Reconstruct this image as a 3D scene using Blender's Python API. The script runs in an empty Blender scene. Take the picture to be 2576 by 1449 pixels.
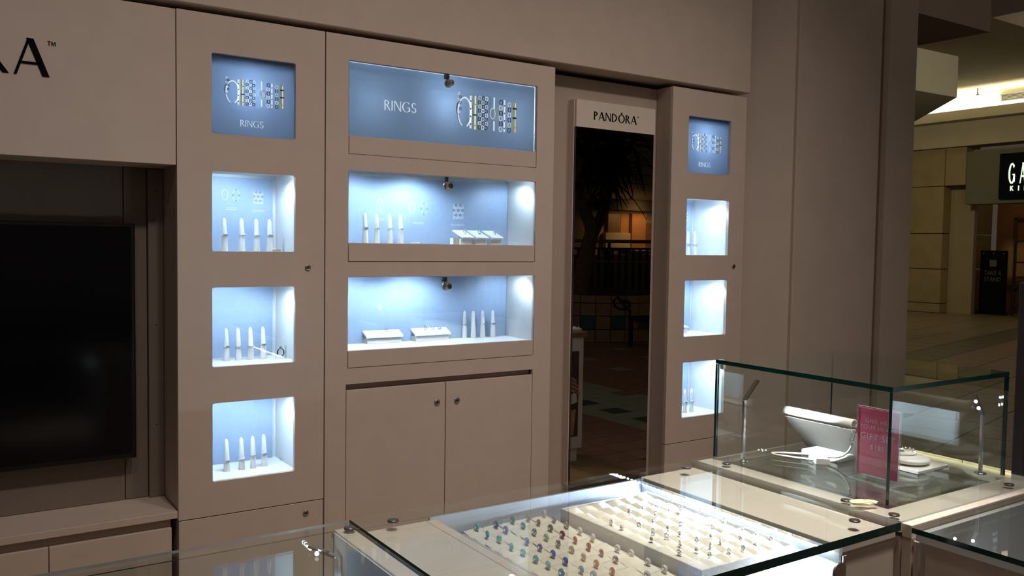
import bpy, math, random
import numpy as np
from mathutils import Matrix, Vector
random.seed(7)
PI = math.pi
SC = bpy.context.scene
COL = SC.collection
H = 1.57                      # camera height; all z below are relative to it, lifted by H when a mesh is built

# ------------------------------------------------------------------ camera
F = 2163.8; CX, CY = 1288.0, 724.5
def cam_axes(yaw, pitch, roll):
    f = np.array([math.sin(yaw)*math.cos(pitch), math.cos(yaw)*math.cos(pitch), -math.sin(pitch)])
    r = np.array([math.cos(yaw), -math.sin(yaw), 0.0]); d = np.cross(f, r)
    c, s = math.cos(roll), math.sin(roll)
    return np.array([c*r+s*d, -s*r+c*d, f])
AX = cam_axes(math.radians(33.56), math.radians(2.885), math.radians(-0.857))
cd = bpy.data.cameras.new('camera'); cd.sensor_width = 36; cd.lens = 36*F/2576; cd.clip_start = .05; cd.clip_end = 200
cam = bpy.data.objects.new('camera', cd); COL.objects.link(cam); SC.camera = cam
cam.matrix_world = Matrix(((AX[0][0], -AX[1][0], -AX[2][0], 0), (AX[0][1], -AX[1][1], -AX[2][1], 0), (AX[0][2], -AX[1][2], -AX[2][2], H), (0, 0, 0, 1)))
def ray(px, py):
    return np.array([(px-CX)/F, (py-CY)/F, 1.0]) @ AX
def on_z(px, py, z): v = ray(px, py); return v*(z/v[2])
def on_y(px, py, y): v = ray(px, py); return v*(y/v[1])
def on_x(px, py, x): v = ray(px, py); return v*(x/v[0])

# ------------------------------------------------------------------ world, exposure, lights
SC.view_settings.view_transform = 'Standard'; SC.view_settings.look = 'None'
SC.view_settings.exposure = 0.0; SC.view_settings.gamma = 1.0; SC.view_settings.use_curve_mapping = False
SC.cycles.transparent_max_bounces = 32; SC.cycles.max_bounces = 10; SC.cycles.glossy_bounces = 8
SC.cycles.caustics_reflective = False; SC.cycles.caustics_refractive = False
SC.cycles.use_adaptive_sampling = True
W = bpy.data.worlds.new('world'); SC.world = W; W.use_nodes = True
W.node_tree.nodes['Background'].inputs[0].default_value = (.62, .5, .40, 1)
W.node_tree.nodes['Background'].inputs[1].default_value = .085

def area(name, loc, target, power, size, color, size_y=None, spread=180):
    l = bpy.data.lights.new(name, 'AREA'); l.energy = power; l.color = color
    l.shape = 'RECTANGLE' if size_y else 'DISK'; l.size = size
    if size_y: l.size_y = size_y
    l.spread = math.radians(spread)
    o = bpy.data.objects.new(name, l); COL.objects.link(o)
    o.location = (loc[0], loc[1], loc[2]+H)
    o.rotation_euler = (Vector(target)-Vector(loc)).to_track_quat('-Z', 'Y').to_euler()
    if size_y:                # long lamps run along the world Y axis
        z = -(Vector(target)-Vector(loc)).normalized(); y = Vector((0, 1, 0)); x = y.cross(z).normalized(); z = x.cross(y)
        o.rotation_euler = Matrix((x, y, z)).transposed().to_euler()
    return o
def spot(name, loc, target, power, color, angle=90, blend=.5, radius=.02):
    l = bpy.data.lights.new(name, 'SPOT'); l.energy = power; l.color = color
    l.spot_size = math.radians(angle); l.spot_blend = blend; l.shadow_soft_size = radius
    o = bpy.data.objects.new(name, l); COL.objects.link(o)
    o.location = (loc[0], loc[1], loc[2]+H)
    o.rotation_euler = (Vector(target)-Vector(loc)).to_track_quat('-Z', 'Y').to_euler()
    return o
WARM = (1.0, .80, .62); COOL = (.62, .80, 1.0); NEUT = (1.0, .9, .78)
# spotlights high above aimed at the wall units, a broad soft panel over the counters
for x_, p_ in ((-.3, 54), (1.0, 108), (2.2, 124), (3.3, 108)):
    spot('ceiling_spot', (x_, .1, 3.1), (x_+.1, 3.2, -1.55), p_, (1.0, .85, .76), 66, 1.0, .12)
for (a_, b_, p_, c_) in (((1.9, .9, 3.1), (1.78, 1.40, -.62), 720, 20), ((.9, .9, 3.1), (.95, 1.42, -.62), 235, 22), ((2.1, .9, 3.1), (2.0, 1.2, -.62), 110, 16)):
    spot('counter_fill', a_, b_, p_, (1.0, .93, .84), c_, .9, .04)  # added fill spots, brighten the counter caps and rim
area('ceiling_panel_light', (1.2, .6, 3.3), (1.2, .7, -1), 20, 2.2, (1.0, .88, .76))
# soft fill for the mall hall light
area('hall_fill', (.2, -3.2, 2.0), (1.4, 3.2, .1), 5, 2.6, WARM)
area('hall_fill', (15.0, 6.5, 3.6), (15.5, 8.0, -1.5), 22, 3.0, (1.0, .78, .45))
area('hall_fill', (14.0, 10.2, 3.75), (21.0, 12.4, .0), 40, 1.2, (1.0, .82, .45), spread=110)  # added to brighten the far wall
area('hall_fill', (10.0, 1.5, 1.2), (11.6, 7.2, 2.6), 16, 1.0, (1.0, .86, .6), spread=90)  # added to brighten the bulkhead face, no fixture there
area('hall_fill', (7.0, -2.0, 3.2), (6.0, 1.0, -.5), 11, 2.5, (1.0, .8, .62))

# ------------------------------------------------------------------ materials
def mat(name, col, rough=.5, metal=0, spec=.5, emit=None, estr=0, noise=0, nscale=40, coat=0):
    m = bpy.data.materials.new(name); m.use_nodes = True
    nt = m.node_tree; b = nt.nodes['Principled BSDF']
    b.inputs['Base Color'].default_value = (*col, 1); b.inputs['Roughness'].default_value = rough
    b.inputs['Metallic'].default_value = metal; b.inputs['Specular IOR Level'].default_value = spec
    if coat: b.inputs['Coat Weight'].default_value = coat; b.inputs['Coat Roughness'].default_value = .03
    if emit: b.inputs['Emission Color'].default_value = (*emit, 1); b.inputs['Emission Strength'].default_value = estr
    if noise:
        tc = nt.nodes.new('ShaderNodeTexCoord'); n = nt.nodes.new('ShaderNodeTexNoise'); n.inputs['Scale'].default_value = nscale
        n.inputs['Detail'].default_value = 4
        r = nt.nodes.new('ShaderNodeValToRGB')
        r.color_ramp.elements[0].position = .3; r.color_ramp.elements[1].position = .7
        r.color_ramp.elements[0].color = (*[c*(1-noise) for c in col], 1); r.color_ramp.elements[1].color = (*[min(1, c*(1+noise)) for c in col], 1)
        nt.links.new(tc.outputs['Object'], n.inputs['Vector']); nt.links.new(n.outputs['Fac'], r.inputs['Fac']); nt.links.new(r.outputs['Color'], b.inputs['Base Color'])
    return m
def glass_mat(name, tint=(.97, .99, .98), ior=1.5):
    m = bpy.data.materials.new(name); m.use_nodes = True; nt = m.node_tree
    for n in list(nt.nodes):
        if n.type != 'OUTPUT_MATERIAL': nt.nodes.remove(n)
    out = [n for n in nt.nodes if n.type == 'OUTPUT_MATERIAL'][0]
    t = nt.nodes.new('ShaderNodeBsdfTransparent'); t.inputs[0].default_value = (*tint, 1)
    g = nt.nodes.new('ShaderNodeBsdfGlossy'); g.inputs['Roughness'].default_value = .0; g.inputs[0].default_value = (.95, 1, .98, 1)
    # Schlick reflectance from the facing angle (the same from both sides of the sheet)
    lw = nt.nodes.new('ShaderNodeLayerWeight'); lw.inputs['Blend'].default_value = .5
    p = nt.nodes.new('ShaderNodeMath'); p.operation = 'POWER'; p.inputs[1].default_value = 5
    s = nt.nodes.new('ShaderNodeMath'); s.operation = 'MULTIPLY_ADD'; s.inputs[1].default_value = .96; s.inputs[2].default_value = .04
    x = nt.nodes.new('ShaderNodeMixShader')
    nt.links.new(lw.outputs['Facing'], p.inputs[0]); nt.links.new(p.outputs[0], s.inputs[0]); nt.links.new(s.outputs[0], x.inputs[0])
    nt.links.new(t.outputs[0], x.inputs[1]); nt.links.new(g.outputs[0], x.inputs[2]); nt.links.new(x.outputs[0], out.inputs['Surface'])
    return m
M = {}
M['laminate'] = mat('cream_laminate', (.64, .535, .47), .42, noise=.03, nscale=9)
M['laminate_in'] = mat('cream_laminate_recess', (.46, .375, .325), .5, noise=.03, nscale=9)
M['niche'] = mat('shaded_niche_board', (.20, .165, .135), .6, noise=.04, nscale=9)  # niche shade put into the board colour
M['counter'] = mat('counter_laminate', (.74, .66, .58), .4, noise=.03, nscale=14)
M['white'] = mat('white_board', (.80, .82, .84), .5, noise=.02, nscale=20)
M['leather'] = mat('white_leather', (.82, .80, .76), .38, noise=.04, nscale=120)
M['cushion'] = mat('cream_velvet', (.80, .75, .66), .85, noise=.05, nscale=90)
M['traybox'] = mat('tray_board', (.55, .54, .55), .55, noise=.03, nscale=30)
M['backdrop'] = mat('blue_grey_print', (.33, .43, .60), .55, noise=.03, nscale=60)
M['poster'] = mat('slate_blue_print', (.30, .37, .50), .45, noise=.03, nscale=60)
M['resin'] = mat('white_resin', (.82, .84, .84), .45, noise=.02, nscale=200)
M['silver'] = mat('silver', (.86, .86, .86), .18, metal=1, noise=.06, nscale=900)
M['oxide'] = mat('oxidised_silver', (.42, .41, .40), .3, metal=1, noise=.3, nscale=700)
M['steel'] = mat('brushed_steel', (.55, .52, .49), .28, metal=1, noise=.06, nscale=300)
M['disc'] = mat('dull_fixing_disc', (.20, .175, .16), .35, metal=.9, noise=.08, nscale=300)
M['chrome'] = mat('chrome', (.8, .8, .82), .1, metal=1, noise=.03, nscale=50)
M['dark'] = mat('dark_metal', (.03, .03, .03), .4, noise=.1, nscale=60)
M['black'] = mat('black_plastic', (.006, .006, .007), .25, noise=.1, nscale=40)
M['screen'] = mat('screen_glass', (.002, .002, .003), .12, spec=.35, noise=.1, nscale=5)
M['ink'] = mat('black_lettering', (.006, .006, .007), .8, spec=.05, noise=.1, nscale=60)
M['ink_w'] = mat('white_lettering', (.85, .88, .92), .5, noise=.02, nscale=60)
def backlit(name, col, e, k=.55, rough=.5):
    # printed film: lets the light box lamp through; e puts added backlight glow into prints
    m = bpy.data.materials.new(name); m.use_nodes = True; nt = m.node_tree; b = nt.nodes['Principled BSDF']; out = nt.nodes['Material Output']
    b.inputs['Base Color'].default_value = (*[c*.6 for c in col], 1); b.inputs['Roughness'].default_value = rough
    t = nt.nodes.new('ShaderNodeBsdfTranslucent'); t.inputs[0].default_value = (*col, 1)
    n = nt.nodes.new('ShaderNodeTexNoise'); n.inputs['Scale'].default_value = 40; r = nt.nodes.new('ShaderNodeMapRange'); r.inputs['To Min'].default_value = k-.02; r.inputs['To Max'].default_value = k+.02
    x = nt.nodes.new('ShaderNodeMixShader'); nt.links.new(n.outputs['Fac'], r.inputs['Value']); nt.links.new(r.outputs[0], x.inputs[0]); nt.links.new(b.outputs[0], x.inputs[1]); nt.links.new(t.outputs[0], x.inputs[2]); nt.links.new(x.outputs[0], out.inputs['Surface'])
    if e: b.inputs['Emission Color'].default_value = (*col, 1); b.inputs['Emission Strength'].default_value = e
    return m
M['film'] = backlit('slate_blue_film', (.40, .47, .58), 0)
M['film_c'] = backlit('steel_blue_film', (.44, .51, .60), 0)
M['film_w'] = backlit('white_film_print', (.85, .90, .95), 1.0)
M['film_s'] = backlit('silver_film_print', (.72, .78, .82), .9)
M['film_g'] = backlit('gold_film_print', (.62, .58, .28), .55)
M['film_d'] = backlit('dark_film_print', (.08, .10, .15), .2)
M['ink_s'] = mat('silver_print', (.62, .66, .68), .4, noise=.15, nscale=500)
M['ink_g'] = mat('gold_print', (.55, .47, .16), .4, noise=.2, nscale=400)
M['ink_d'] = mat('dark_print', (.09, .11, .16), .5, noise=.2, nscale=400)
M['glass'] = glass_mat('clear_glass')
M['glass_edge'] = mat('green_glass_edge', (.004, .035, .03), .12, noise=.2, nscale=15)
M['acrylic_edge'] = mat('acrylic_edge', (.55, .58, .62), .15, noise=.05, nscale=30)
M['mirror'] = mat('mirror_silvering', (.62, .58, .52), .0, metal=1)
M['led'] = mat('led_emitter', (.9, .95, 1), .4, emit=(.75, .88, 1), estr=40)
M['led_spot'] = mat('led_lamp_emitter', (.9, .95, 1), .4, emit=(.8, .93, 1), estr=40)
M['deck'] = mat('smoked_glass_deck', (.045, .038, .032), .03, spec=.9, noise=.08, nscale=6, coat=.6)
M['liner'] = mat('grey_liner', (.33, .39, .47), .35, noise=.06, nscale=25)
M['liner_w'] = mat('white_liner', (.78, .82, .86), .35, noise=.03, nscale=25)
M['wallpaint'] = mat('taupe_paint', (.60, .51, .45), .7, noise=.04, nscale=4)
M['mall'] = mat('mall_paint', (.42, .36, .25), .8, noise=.05, nscale=2)
M['mall_pale'] = mat('mall_pale_paint', (.62, .58, .46), .8, noise=.04, nscale=2)
M['mall_tile'] = mat('beige_wall_tile', (.40, .33, .19), .6, noise=.08, nscale=3)
M['floor'] = mat('grout', (.10, .085, .065), .8, noise=.1, nscale=20)
M['tile_b'] = mat('beige_floor_tile', (.22, .185, .12), .35, noise=.12, nscale=6)
M['tile_r'] = mat('brown_floor_tile', (.26, .15, .11), .4, noise=.12, nscale=6)
M['tile_d'] = mat('dark_floor_tile', (.10, .09, .06), .4, noise=.12, nscale=6)
M['tile_g'] = mat('pale_green_floor_tile', (.30, .36, .28), .4, noise=.1, nscale=6)
M['tile_dg'] = mat('dark_green_floor_tile', (.03, .09, .06), .4, noise=.1, nscale=6)
M['teal'] = mat('teal_tile', (.04, .17, .15), .35, noise=.1, nscale=6)
M['shopfloor'] = mat('wood_look_floor', (.30, .21, .10), .4, noise=.15, nscale=7)
M['leaf'] = mat('dark_leaf', (.012, .02, .009), .6, noise=.3, nscale=15)
M['bark'] = mat('bark', (.16, .12, .07), .9, noise=.3, nscale=20)
M['iron'] = mat('black_iron', (.008, .007, .007), .5, noise=.2, nscale=30)
M['rail'] = mat('grey_rail', (.22, .21, .18), .5, noise=.1, nscale=30)
M['orange'] = mat('orange_wall', (.55, .30, .12), .7, noise=.08, nscale=3)
M['board'] = mat('dark_board', (.014, .013, .013), .5, noise=.1, nscale=20)
M['sign_on'] = mat('lit_letters', (.8, .9, .8), .5, emit=(.85, 1, .78), estr=.9)
M['planter_t'] = mat('beige_planter_tile', (.36, .27, .18), .45, noise=.1, nscale=6)
M['side_wood'] = mat('dark_wood_side', (.09, .06, .04), .4, noise=.2, nscale=8)
M['pink'] = mat('pink_card', (.80, .10, .26), .4, noise=.05, nscale=30)
M['pinktext'] = mat('pale_pink_lettering', (.85, .60, .62), .5, noise=.03, nscale=60)
M['purple'] = mat('dark_plum_paint', (.03, .02, .022), .5, noise=.1, nscale=10)
M['brownslab'] = mat('brown_slab', (.26, .15, .09), .35, noise=.12, nscale=12)
M['skin'] = mat('photo_print_skin', (.55, .30, .18), .5, noise=.3, nscale=9)
M['photo_d'] = mat('photo_print_dark', (.10, .05, .035), .5, noise=.3, nscale=9)
M['cork'] = mat('crumpled_paper', (.78, .66, .44), .8, noise=.15, nscale=60)
M['navy'] = mat('navy_board', (.006, .008, .012), .8, spec=.1, noise=.1, nscale=20)

# ------------------------------------------------------------------ mesh builder
ROOT = {}     # object name -> world origin of its thing
class MB:
    def __init__(s): s.v = []; s.f = []; s.mi = []; s.cur = 0; s.sm = []
    def add(s, vs, fs, smooth=False):
        o = len(s.v); s.v += [tuple(p) for p in vs]
        for f in fs: s.f.append([i+o for i in f]); s.mi.append(s.cur); s.sm.append(smooth)
        return s
    def box(s, x0, x1, y0, y1, z0, z1):
        v = [(x0,y0,z0),(x1,y0,z0),(x1,y1,z0),(x0,y1,z0),(x0,y0,z1),(x1,y0,z1),(x1,y1,z1),(x0,y1,z1)]
        return s.add(v, [(0,3,2,1),(4,5,6,7),(0,1,5,4),(1,2,6,5),(2,3,7,6),(3,0,4,7)])
    def bbox(s, x0, x1, y0, y1, z0, z1, b=.002):
        # box with all twelve edges chamfered
        c = ((x0+x1)/2, (y0+y1)/2, (z0+z1)/2); h = (abs(x1-x0)/2, abs(y1-y0)/2, abs(z1-z0)/2)
        b = min(b, *[q*.45 for q in h]); V = []; idx = {}
        for sx in (-1,1):
            for sy in (-1,1):
                for sz in (-1,1):
                    for k in range(3):
                        p = [sx*h[0], sy*h[1], sz*h[2]]
                        for j in range(3):
                            if j != k: p[j] -= (sx,sy,sz)[j]*b
                        idx[(sx,sy,sz,k)] = len(V); V.append((c[0]+p[0], c[1]+p[1], c[2]+p[2]))
        Fs = []
        for k in range(3):
            i, j = (k+1)%3, (k+2)%3
            for sg in (-1,1):
                q = []
                for (a, d) in ((-1,-1),(1,-1),(1,1),(-1,1)):
                    t = [0,0,0]; t[k] = sg; t[i] = a; t[j] = d; q.append(idx[(*t, k)])
                Fs.append(q if sg > 0 else q[::-1])
            for a in (-1,1):
                for d in (-1,1):
                    q = []
                    t = [0,0,0]; t[i] = a; t[j] = d
                    t[k] = -1; q.append(idx[(*t, i)]); q.append(idx[(*t, j)])
                    t[k] = 1; q.append(idx[(*t, j)]); q.append(idx[(*t, i)])
                    Fs.append(q if a*d < 0 else q[::-1])
        for sx in (-1,1):
            for sy in (-1,1):
                for sz in (-1,1):
                    q = [idx[(sx,sy,sz,k)] for k in range(3)]
                    Fs.append(q if sx*sy*sz > 0 else q[::-1])
        return s.add(V, Fs)
    def prism(s, pts, axis, a0, a1):
        # pts: polygon in the two other axes (cyclic order), extruded along axis
        n = len(pts); V = []
        for a in (a0, a1):
            for p in pts:
                q = [0,0,0]; q[axis] = a; q[(axis+1)%3] = p[0]; q[(axis+2)%3] = p[1]; V.append(q)
        Fs = [list(range(n))[::-1], [n+i for i in range(n)]]
        for i in range(n): j = (i+1)%n; Fs.append([i, j, n+j, n+i])
        return s.add(V, Fs)
    def tube(s, path, r, n=8, closed=False, smooth=True):
        P = [Vector(p) for p in path]; R = r if isinstance(r, (list, tuple)) else [r]*len(P); V = []; Fs = []; prev = None
        for i, p in enumerate(P):
            if closed: d = P[(i+1)%len(P)]-P[i-1]
            else: d = P[min(i+1, len(P)-1)]-P[max(i-1, 0)]
            d.normalize()
            if prev is None:
                u = d.orthogonal().normalized()
            else:
                u = prev-d*prev.dot(d); u = u.normalized() if u.length > 1e-6 else d.orthogonal().normalized()
            prev = u; w = d.cross(u)
            for k in range(n):
                a = 2*PI*k/n; V.append(p+(u*math.cos(a)+w*math.sin(a))*R[i])
        L = len(P)
        for i in range(L if closed else L-1):
            for k in range(n):
                a = i*n+k; b = i*n+(k+1)%n; j = ((i+1)%L)*n
                Fs.append([a, b, j+(k+1)%n, j+k])
        s.add(V, Fs, smooth)
        if not closed:
            s.add(V[:n], [list(range(n))[::-1]]); s.add(V[-n:], [list(range(n))])
        return s
    def lathe(s, c, prof, n=20, axis=(0,0,1), smooth=True):
        d = Vector(axis).normalized(); u = d.orthogonal().normalized(); w = d.cross(u); c = Vector(c); V = []; Fs = []
        for (r, h) in prof:
            for k in range(n):
                a = 2*PI*k/n; V.append(c+d*h+(u*math.cos(a)+w*math.sin(a))*r)
        for i in range(len(prof)-1):
            for k in range(n):
                Fs.append([i*n+k, i*n+(k+1)%n, (i+1)*n+(k+1)%n, (i+1)*n+k])
        s.add(V, Fs, smooth)
        if prof[0][0] > 1e-6: s.add(V[:n], [list(range(n))[::-1]])
        if prof[-1][0] > 1e-6: s.add(V[-n:], [list(range(n))])
        return s
    def ball(s, c, r, n=8):
        k = n//2; pr = [(math.sin(PI*i/k)*r, -math.cos(PI*i/k)*r) for i in range(k+1)]
        pr[0] = (r*.02, -r); pr[-1] = (r*.02, r)
        return s.lathe(c, pr, n)
    def torus(s, c, R, r, axis=(0,0,1), n=20, m=8, sq=1.0):
        d = Vector(axis).normalized(); u = d.orthogonal().normalized(); w = d.cross(u); c = Vector(c); V = []; Fs = []
        for i in range(n):
            a = 2*PI*i/n; e = u*math.cos(a)+w*math.sin(a)
            for k in range(m):
                b = 2*PI*k/m; V.append(c+e*(R+r*math.cos(b))+d*r*sq*math.sin(b))
        for i in range(n):
            for k in range(m):
                Fs.append([i*m+k, ((i+1)%n)*m+k, ((i+1)%n)*m+(k+1)%m, i*m+(k+1)%m])
        return s.add(V, Fs, True)
    def mesh(s, name, mats, origin=(0,0,0)):
        me = bpy.data.meshes.new(name)
        me.from_pydata([(p[0]-origin[0], p[1]-origin[1], p[2]-origin[2]) for p in s.v], [], s.f)
        for m in (mats if isinstance(mats, list) else [mats]): me.materials.append(m)
        me.polygons.foreach_set('material_index', s.mi); me.polygons.foreach_set('use_smooth', s.sm); me.update()
        return me
    def build(s, name, mats, parent=None):
        if parent is not None:
            root = parent
            while root.parent: root = root.parent
            org = ROOT[root.name]
        else: org = (0,0,-H)
        o = bpy.data.objects.new(name, s.mesh(name, mats, org)); COL.objects.link(o)
        if parent is not None: o.parent = parent
        else: ROOT[o.name] = org
        return o
def thing(name, label, cat, loc, group=None):
    o = bpy.data.objects.new(name, None); COL.objects.link(o); o.empty_display_size = .02
    o.location = (loc[0], loc[1], loc[2]+H); ROOT[o.name] = tuple(float(c) for c in loc)
    o['label'] = label; o['category'] = cat
    if group: o['group'] = group
    return o
def single(mb, name, mats, label, cat, loc, group=None):
    o = bpy.data.objects.new(name, mb.mesh(name, mats, loc)); COL.objects.link(o)
    o.location = (loc[0], loc[1], loc[2]+H); ROOT[o.name] = tuple(float(c) for c in loc)
    o['label'] = label; o['category'] = cat
    if group: o['group'] = group
    return o
def struct(mb, name, mats, parent=None):
    o = mb.build(name, mats, parent)
    o['kind'] = 'structure'
    return o
def copy_thing(root, loc, label=None, group=None, rotz=None):
    r = root.copy(); COL.objects.link(r); r.location = (loc[0], loc[1], loc[2]+H); ROOT[r.name] = tuple(float(c) for c in loc)
    if label: r['label'] = label
    if group: r['group'] = group
    if rotz is not None: r.rotation_euler = (0, 0, rotz)
    for ch in list(root.children):
        c = ch.copy(); COL.objects.link(c); c.parent = r
        for g in list(ch.children):
            d = g.copy(); COL.objects.link(d); d.parent = c
    return r
def pane(x0, x1, y0, y1, z0, z1, thin, clear=''):
    # one glass sheet: two clear faces (slot 0) across the thin axis, green edges (slot 1)
    mb = MB(); mb.box(x0, x1, y0, y1, z0, z1)
    order = [2,2,1,0,1,0]                     # axis each box face looks along
    mb.mi = [0 if a == thin else 1 for a in order]
    for k_, c_ in (('bottom',0),('top',1),('front',2),('right',3),('back',4),('left',5)):
        if k_ in clear: mb.mi[c_] = 0
    return mb
GL = [M['glass'], M['glass_edge']]

def panel_holes(x0, x1, z0, z1, y0, y1, holes, r=0.0):
    """front board with rectangular openings: front, back, reveals and outer edges"""
    xs = sorted({x0, x1, *[h[0] for h in holes], *[h[1] for h in holes]}); zs = sorted({z0, z1, *[h[2] for h in holes], *[h[3] for h in holes]})
    mb = MB()
    for i in range(len(xs)-1):
        for j in range(len(zs)-1):
            cx, cz = (xs[i]+xs[i+1])/2, (zs[j]+zs[j+1])/2
            if any(h[0] < cx < h[1] and h[2] < cz < h[3] for h in holes): continue
            a, b, c, d = xs[i], xs[i+1], zs[j], zs[j+1]
            mb.add([(a,y0,c),(b,y0,c),(b,y0,d),(a,y0,d)], [(0,1,2,3)])
            mb.add([(a,y1,c),(b,y1,c),(b,y1,d),(a,y1,d)], [(3,2,1,0)])
    def ring(a, b, c, d, inward):
        q = [((a,c),(b,c)),((b,c),(b,d)),((b,d),(a,d)),((a,d),(a,c))]
        for (p0, p1) in q:
            v = [(p0[0],y0,p0[1]),(p0[0],y1,p0[1]),(p1[0],y1,p1[1]),(p1[0],y0,p1[1])]
            mb.add(v, [(3,2,1,0)] if inward else [(0,1,2,3)])
    ring(x0, x1, z0, z1, False)
    for h in holes:
        ring(*h, True)
        if r:       # small rounded corners, filled in flush with the front board
            for (cx, cz, sx, sz) in ((h[0],h[2],1,1),(h[1],h[2],-1,1),(h[1],h[3],-1,-1),(h[0],h[3],1,-1)):
                pts = [(cx, cz)]+[(cx+sx*r*(1-math.cos(t)), cz+sz*r*(1-math.sin(t))) for t in [PI/2*k/5 for k in range(6)]]
                v = [(p[0], y0+.0003, p[1]) for p in pts]+[(p[0], y1, p[1]) for p in pts]; n = len(pts)
                f = [list(range(n)), [n+i for i in range(n)][::-1]]+[[i, (i+1)%n, n+(i+1)%n, n+i] for i in range(n)]
                mb.add(v, f)
    return mb
def niche(x0, x1, z0, z1, y0, y1):
    mb = MB()
    mb.add([(x0,y0,z0),(x1,y0,z0),(x1,y1,z0),(x0,y1,z0),(x0,y0,z1),(x1,y0,z1),(x1,y1,z1),(x0,y1,z1)],
           [(0,1,2,3),(7,6,5,4),(1,5,6,2),(0,3,7,4),(2,6,7,3)])
    return mb

# ------------------------------------------------------------------ lettering (flared capitals made of strokes)
def g_stroke(p, q, w): 
    d = Vector((q[0]-p[0], q[1]-p[1])); d.normalize(); n = Vector((-d.y, d.x))*w/2
    return [(p[0]+n.x, p[1]+n.y), (p[0]-n.x, p[1]-n.y), (q[0]-n.x, q[1]-n.y), (q[0]+n.x, q[1]+n.y)]
def g_hs(p, q, w):       # diagonal cut flat at top and bottom
    return [(p[0]-w/2, p[1]), (p[0]+w/2, p[1]), (q[0]+w/2, q[1]), (q[0]-w/2, q[1])]
def g_arc(cx, cy, rx, ry, a0, a1, thin, thick, n=18):
    out = []
    for i in range(n):
        qs = []
        for k in (i, i+1):
            a = math.radians(a0+(a1-a0)*k/n); t = thin+(thick-thin)*abs(math.cos(a))
            qs.append(((cx+rx*math.cos(a), cy+ry*math.sin(a)), (cx+(rx-t)*math.cos(a), cy+(ry-t*.8)*math.sin(a))))
        out.append([qs[0][0], qs[1][0], qs[1][1], qs[0][1]])
    return out
def glyph(ch, b=1.0):
    K, T = .135*b, .06*b
    if ch == 'P': return [g_hs((.07,0),(.07,1),K)]+g_arc(.08,.73,.42,.27,90,-90,T,K), .56
    if ch == 'R': return [g_hs((.07,0),(.07,1),K)]+g_arc(.08,.74,.42,.26,90,-90,T,K)+[g_hs((.62,0),(.27,.5),K)], .70
    if ch == 'A': return [g_hs((.04,0),(.38,1),T*1.1), g_hs((.78,0),(.40,1),K*1.15), [(.16,.30),(.66,.30),(.66,.30+T),(.16,.30+T)]], .86
    if ch == 'N': return [g_hs((.06,0),(.06,1),T*1.2), g_hs((.72,0),(.08,1),K), g_hs((.72,0),(.72,1),T*1.2)], .84
    if ch == 'D': return [g_hs((.07,0),(.07,1),K)]+g_arc(.10,.5,.62,.5,90,-90,T,K), .80
    if ch == 'O': return g_arc(.48,.5,.47,.51,0,360,T,K,32), .98
    if ch == 'Q': # O under a little crown
        return g_arc(.48,.5,.47,.51,0,360,T,K,32)+[g_stroke((.48,1.06),(.48,1.25),.05), g_stroke((.42,1.06),(.34,1.22),.05), g_stroke((.54,1.06),(.62,1.22),.05), g_stroke((.38,1.06),(.58,1.06),.05)], .98
    if ch == 'I': return [g_hs((.08,0),(.08,1),K)], .24
    if ch == 'G': return g_arc(.48,.5,.47,.51,45,335,T,K,28)+[g_hs((.80,.08),(.80,.46),K*.9), [(.58,.42),(.86,.42),(.86,.48),(.58,.48)]], .96
    if ch == 'S': return g_arc(.28,.735,.25,.265,20,265,T*1.2,K,18)+g_arc(.28,.255,.27,.265,85,-160,T*1.2,K,18), .62
    if ch == 'K': return [g_hs((.07,0),(.07,1),K), g_hs((.12,.42),(.58,1),T*1.8), g_hs((.66,0),(.26,.56),K)], .70
    if ch == 'T': return [g_hs((.32,0),(.32,1),K), [(.0,.92),(.64,.92),(.64,1),(.0,1)]], .70
    if ch == 'M': return [g_hs((.06,0),(.14,1),T*1.4), g_hs((.46,.05),(.15,1),K), g_hs((.46,.05),(.78,1),T*1.4), g_hs((.88,0),(.80,1),K)], 1.0
    return [], .4
class Letters:
    # one mesh per letter; build() links them all under the parent
    def __init__(s): s.l = []
    def build(s, name, m, parent):
        for mb in s.l: mb.build(name, m, parent)
def lettering(text, size, place, depth, b=1.0, track=0.0, sx=1.0):
    """place(u, v, d) -> world point"""
    L = Letters(); u = 0
    for ch in text:
        mb = MB(); polys, w = glyph(ch, b)
        for pg in polys:
            n = len(pg); V = [place((u+p[0]*sx)*size, p[1]*size, 0) for p in pg]+[place((u+p[0]*sx)*size, p[1]*size, depth) for p in pg]
            mb.add(V, [list(range(n)), [n+i for i in range(n)][::-1]]+[[i, (i+1)%n, n+(i+1)%n, n+i] for i in range(n)])
        u += w*sx+track
        if mb.v: L.l.append(mb)
    return L
def lwidth(text, size, track=0, sx=1.0): return (sum(glyph(c)[1]*sx+track for c in text)-track)*size
def font_mb(text, size, place, depth, spacing=1.0, sx=1.0, offset=0.0):
    cu = bpy.data.curves.new('t', 'FONT'); cu.body = text; cu.size = size; cu.extrude = 0; cu.resolution_u = 3; cu.space_character = spacing; cu.align_x = 'CENTER'; cu.offset = offset
    ob = bpy.data.objects.new('t', cu); COL.objects.link(ob); bpy.context.view_layer.update()
    me = ob.evaluated_get(bpy.context.evaluated_depsgraph_get()).to_mesh()
    vs = [tuple(v.co) for v in me.vertices]; fs = [list(p.vertices) for p in me.polygons]
    bpy.data.objects.remove(ob); bpy.data.curves.remove(cu)
    mb = MB(); n = len(vs)
    mb.add([place(v[0]*sx, v[1], depth) for v in vs]+[place(v[0]*sx, v[1], 0) for v in vs], fs+[[n+i for i in f][::-1] for f in fs])
    return mb

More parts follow.
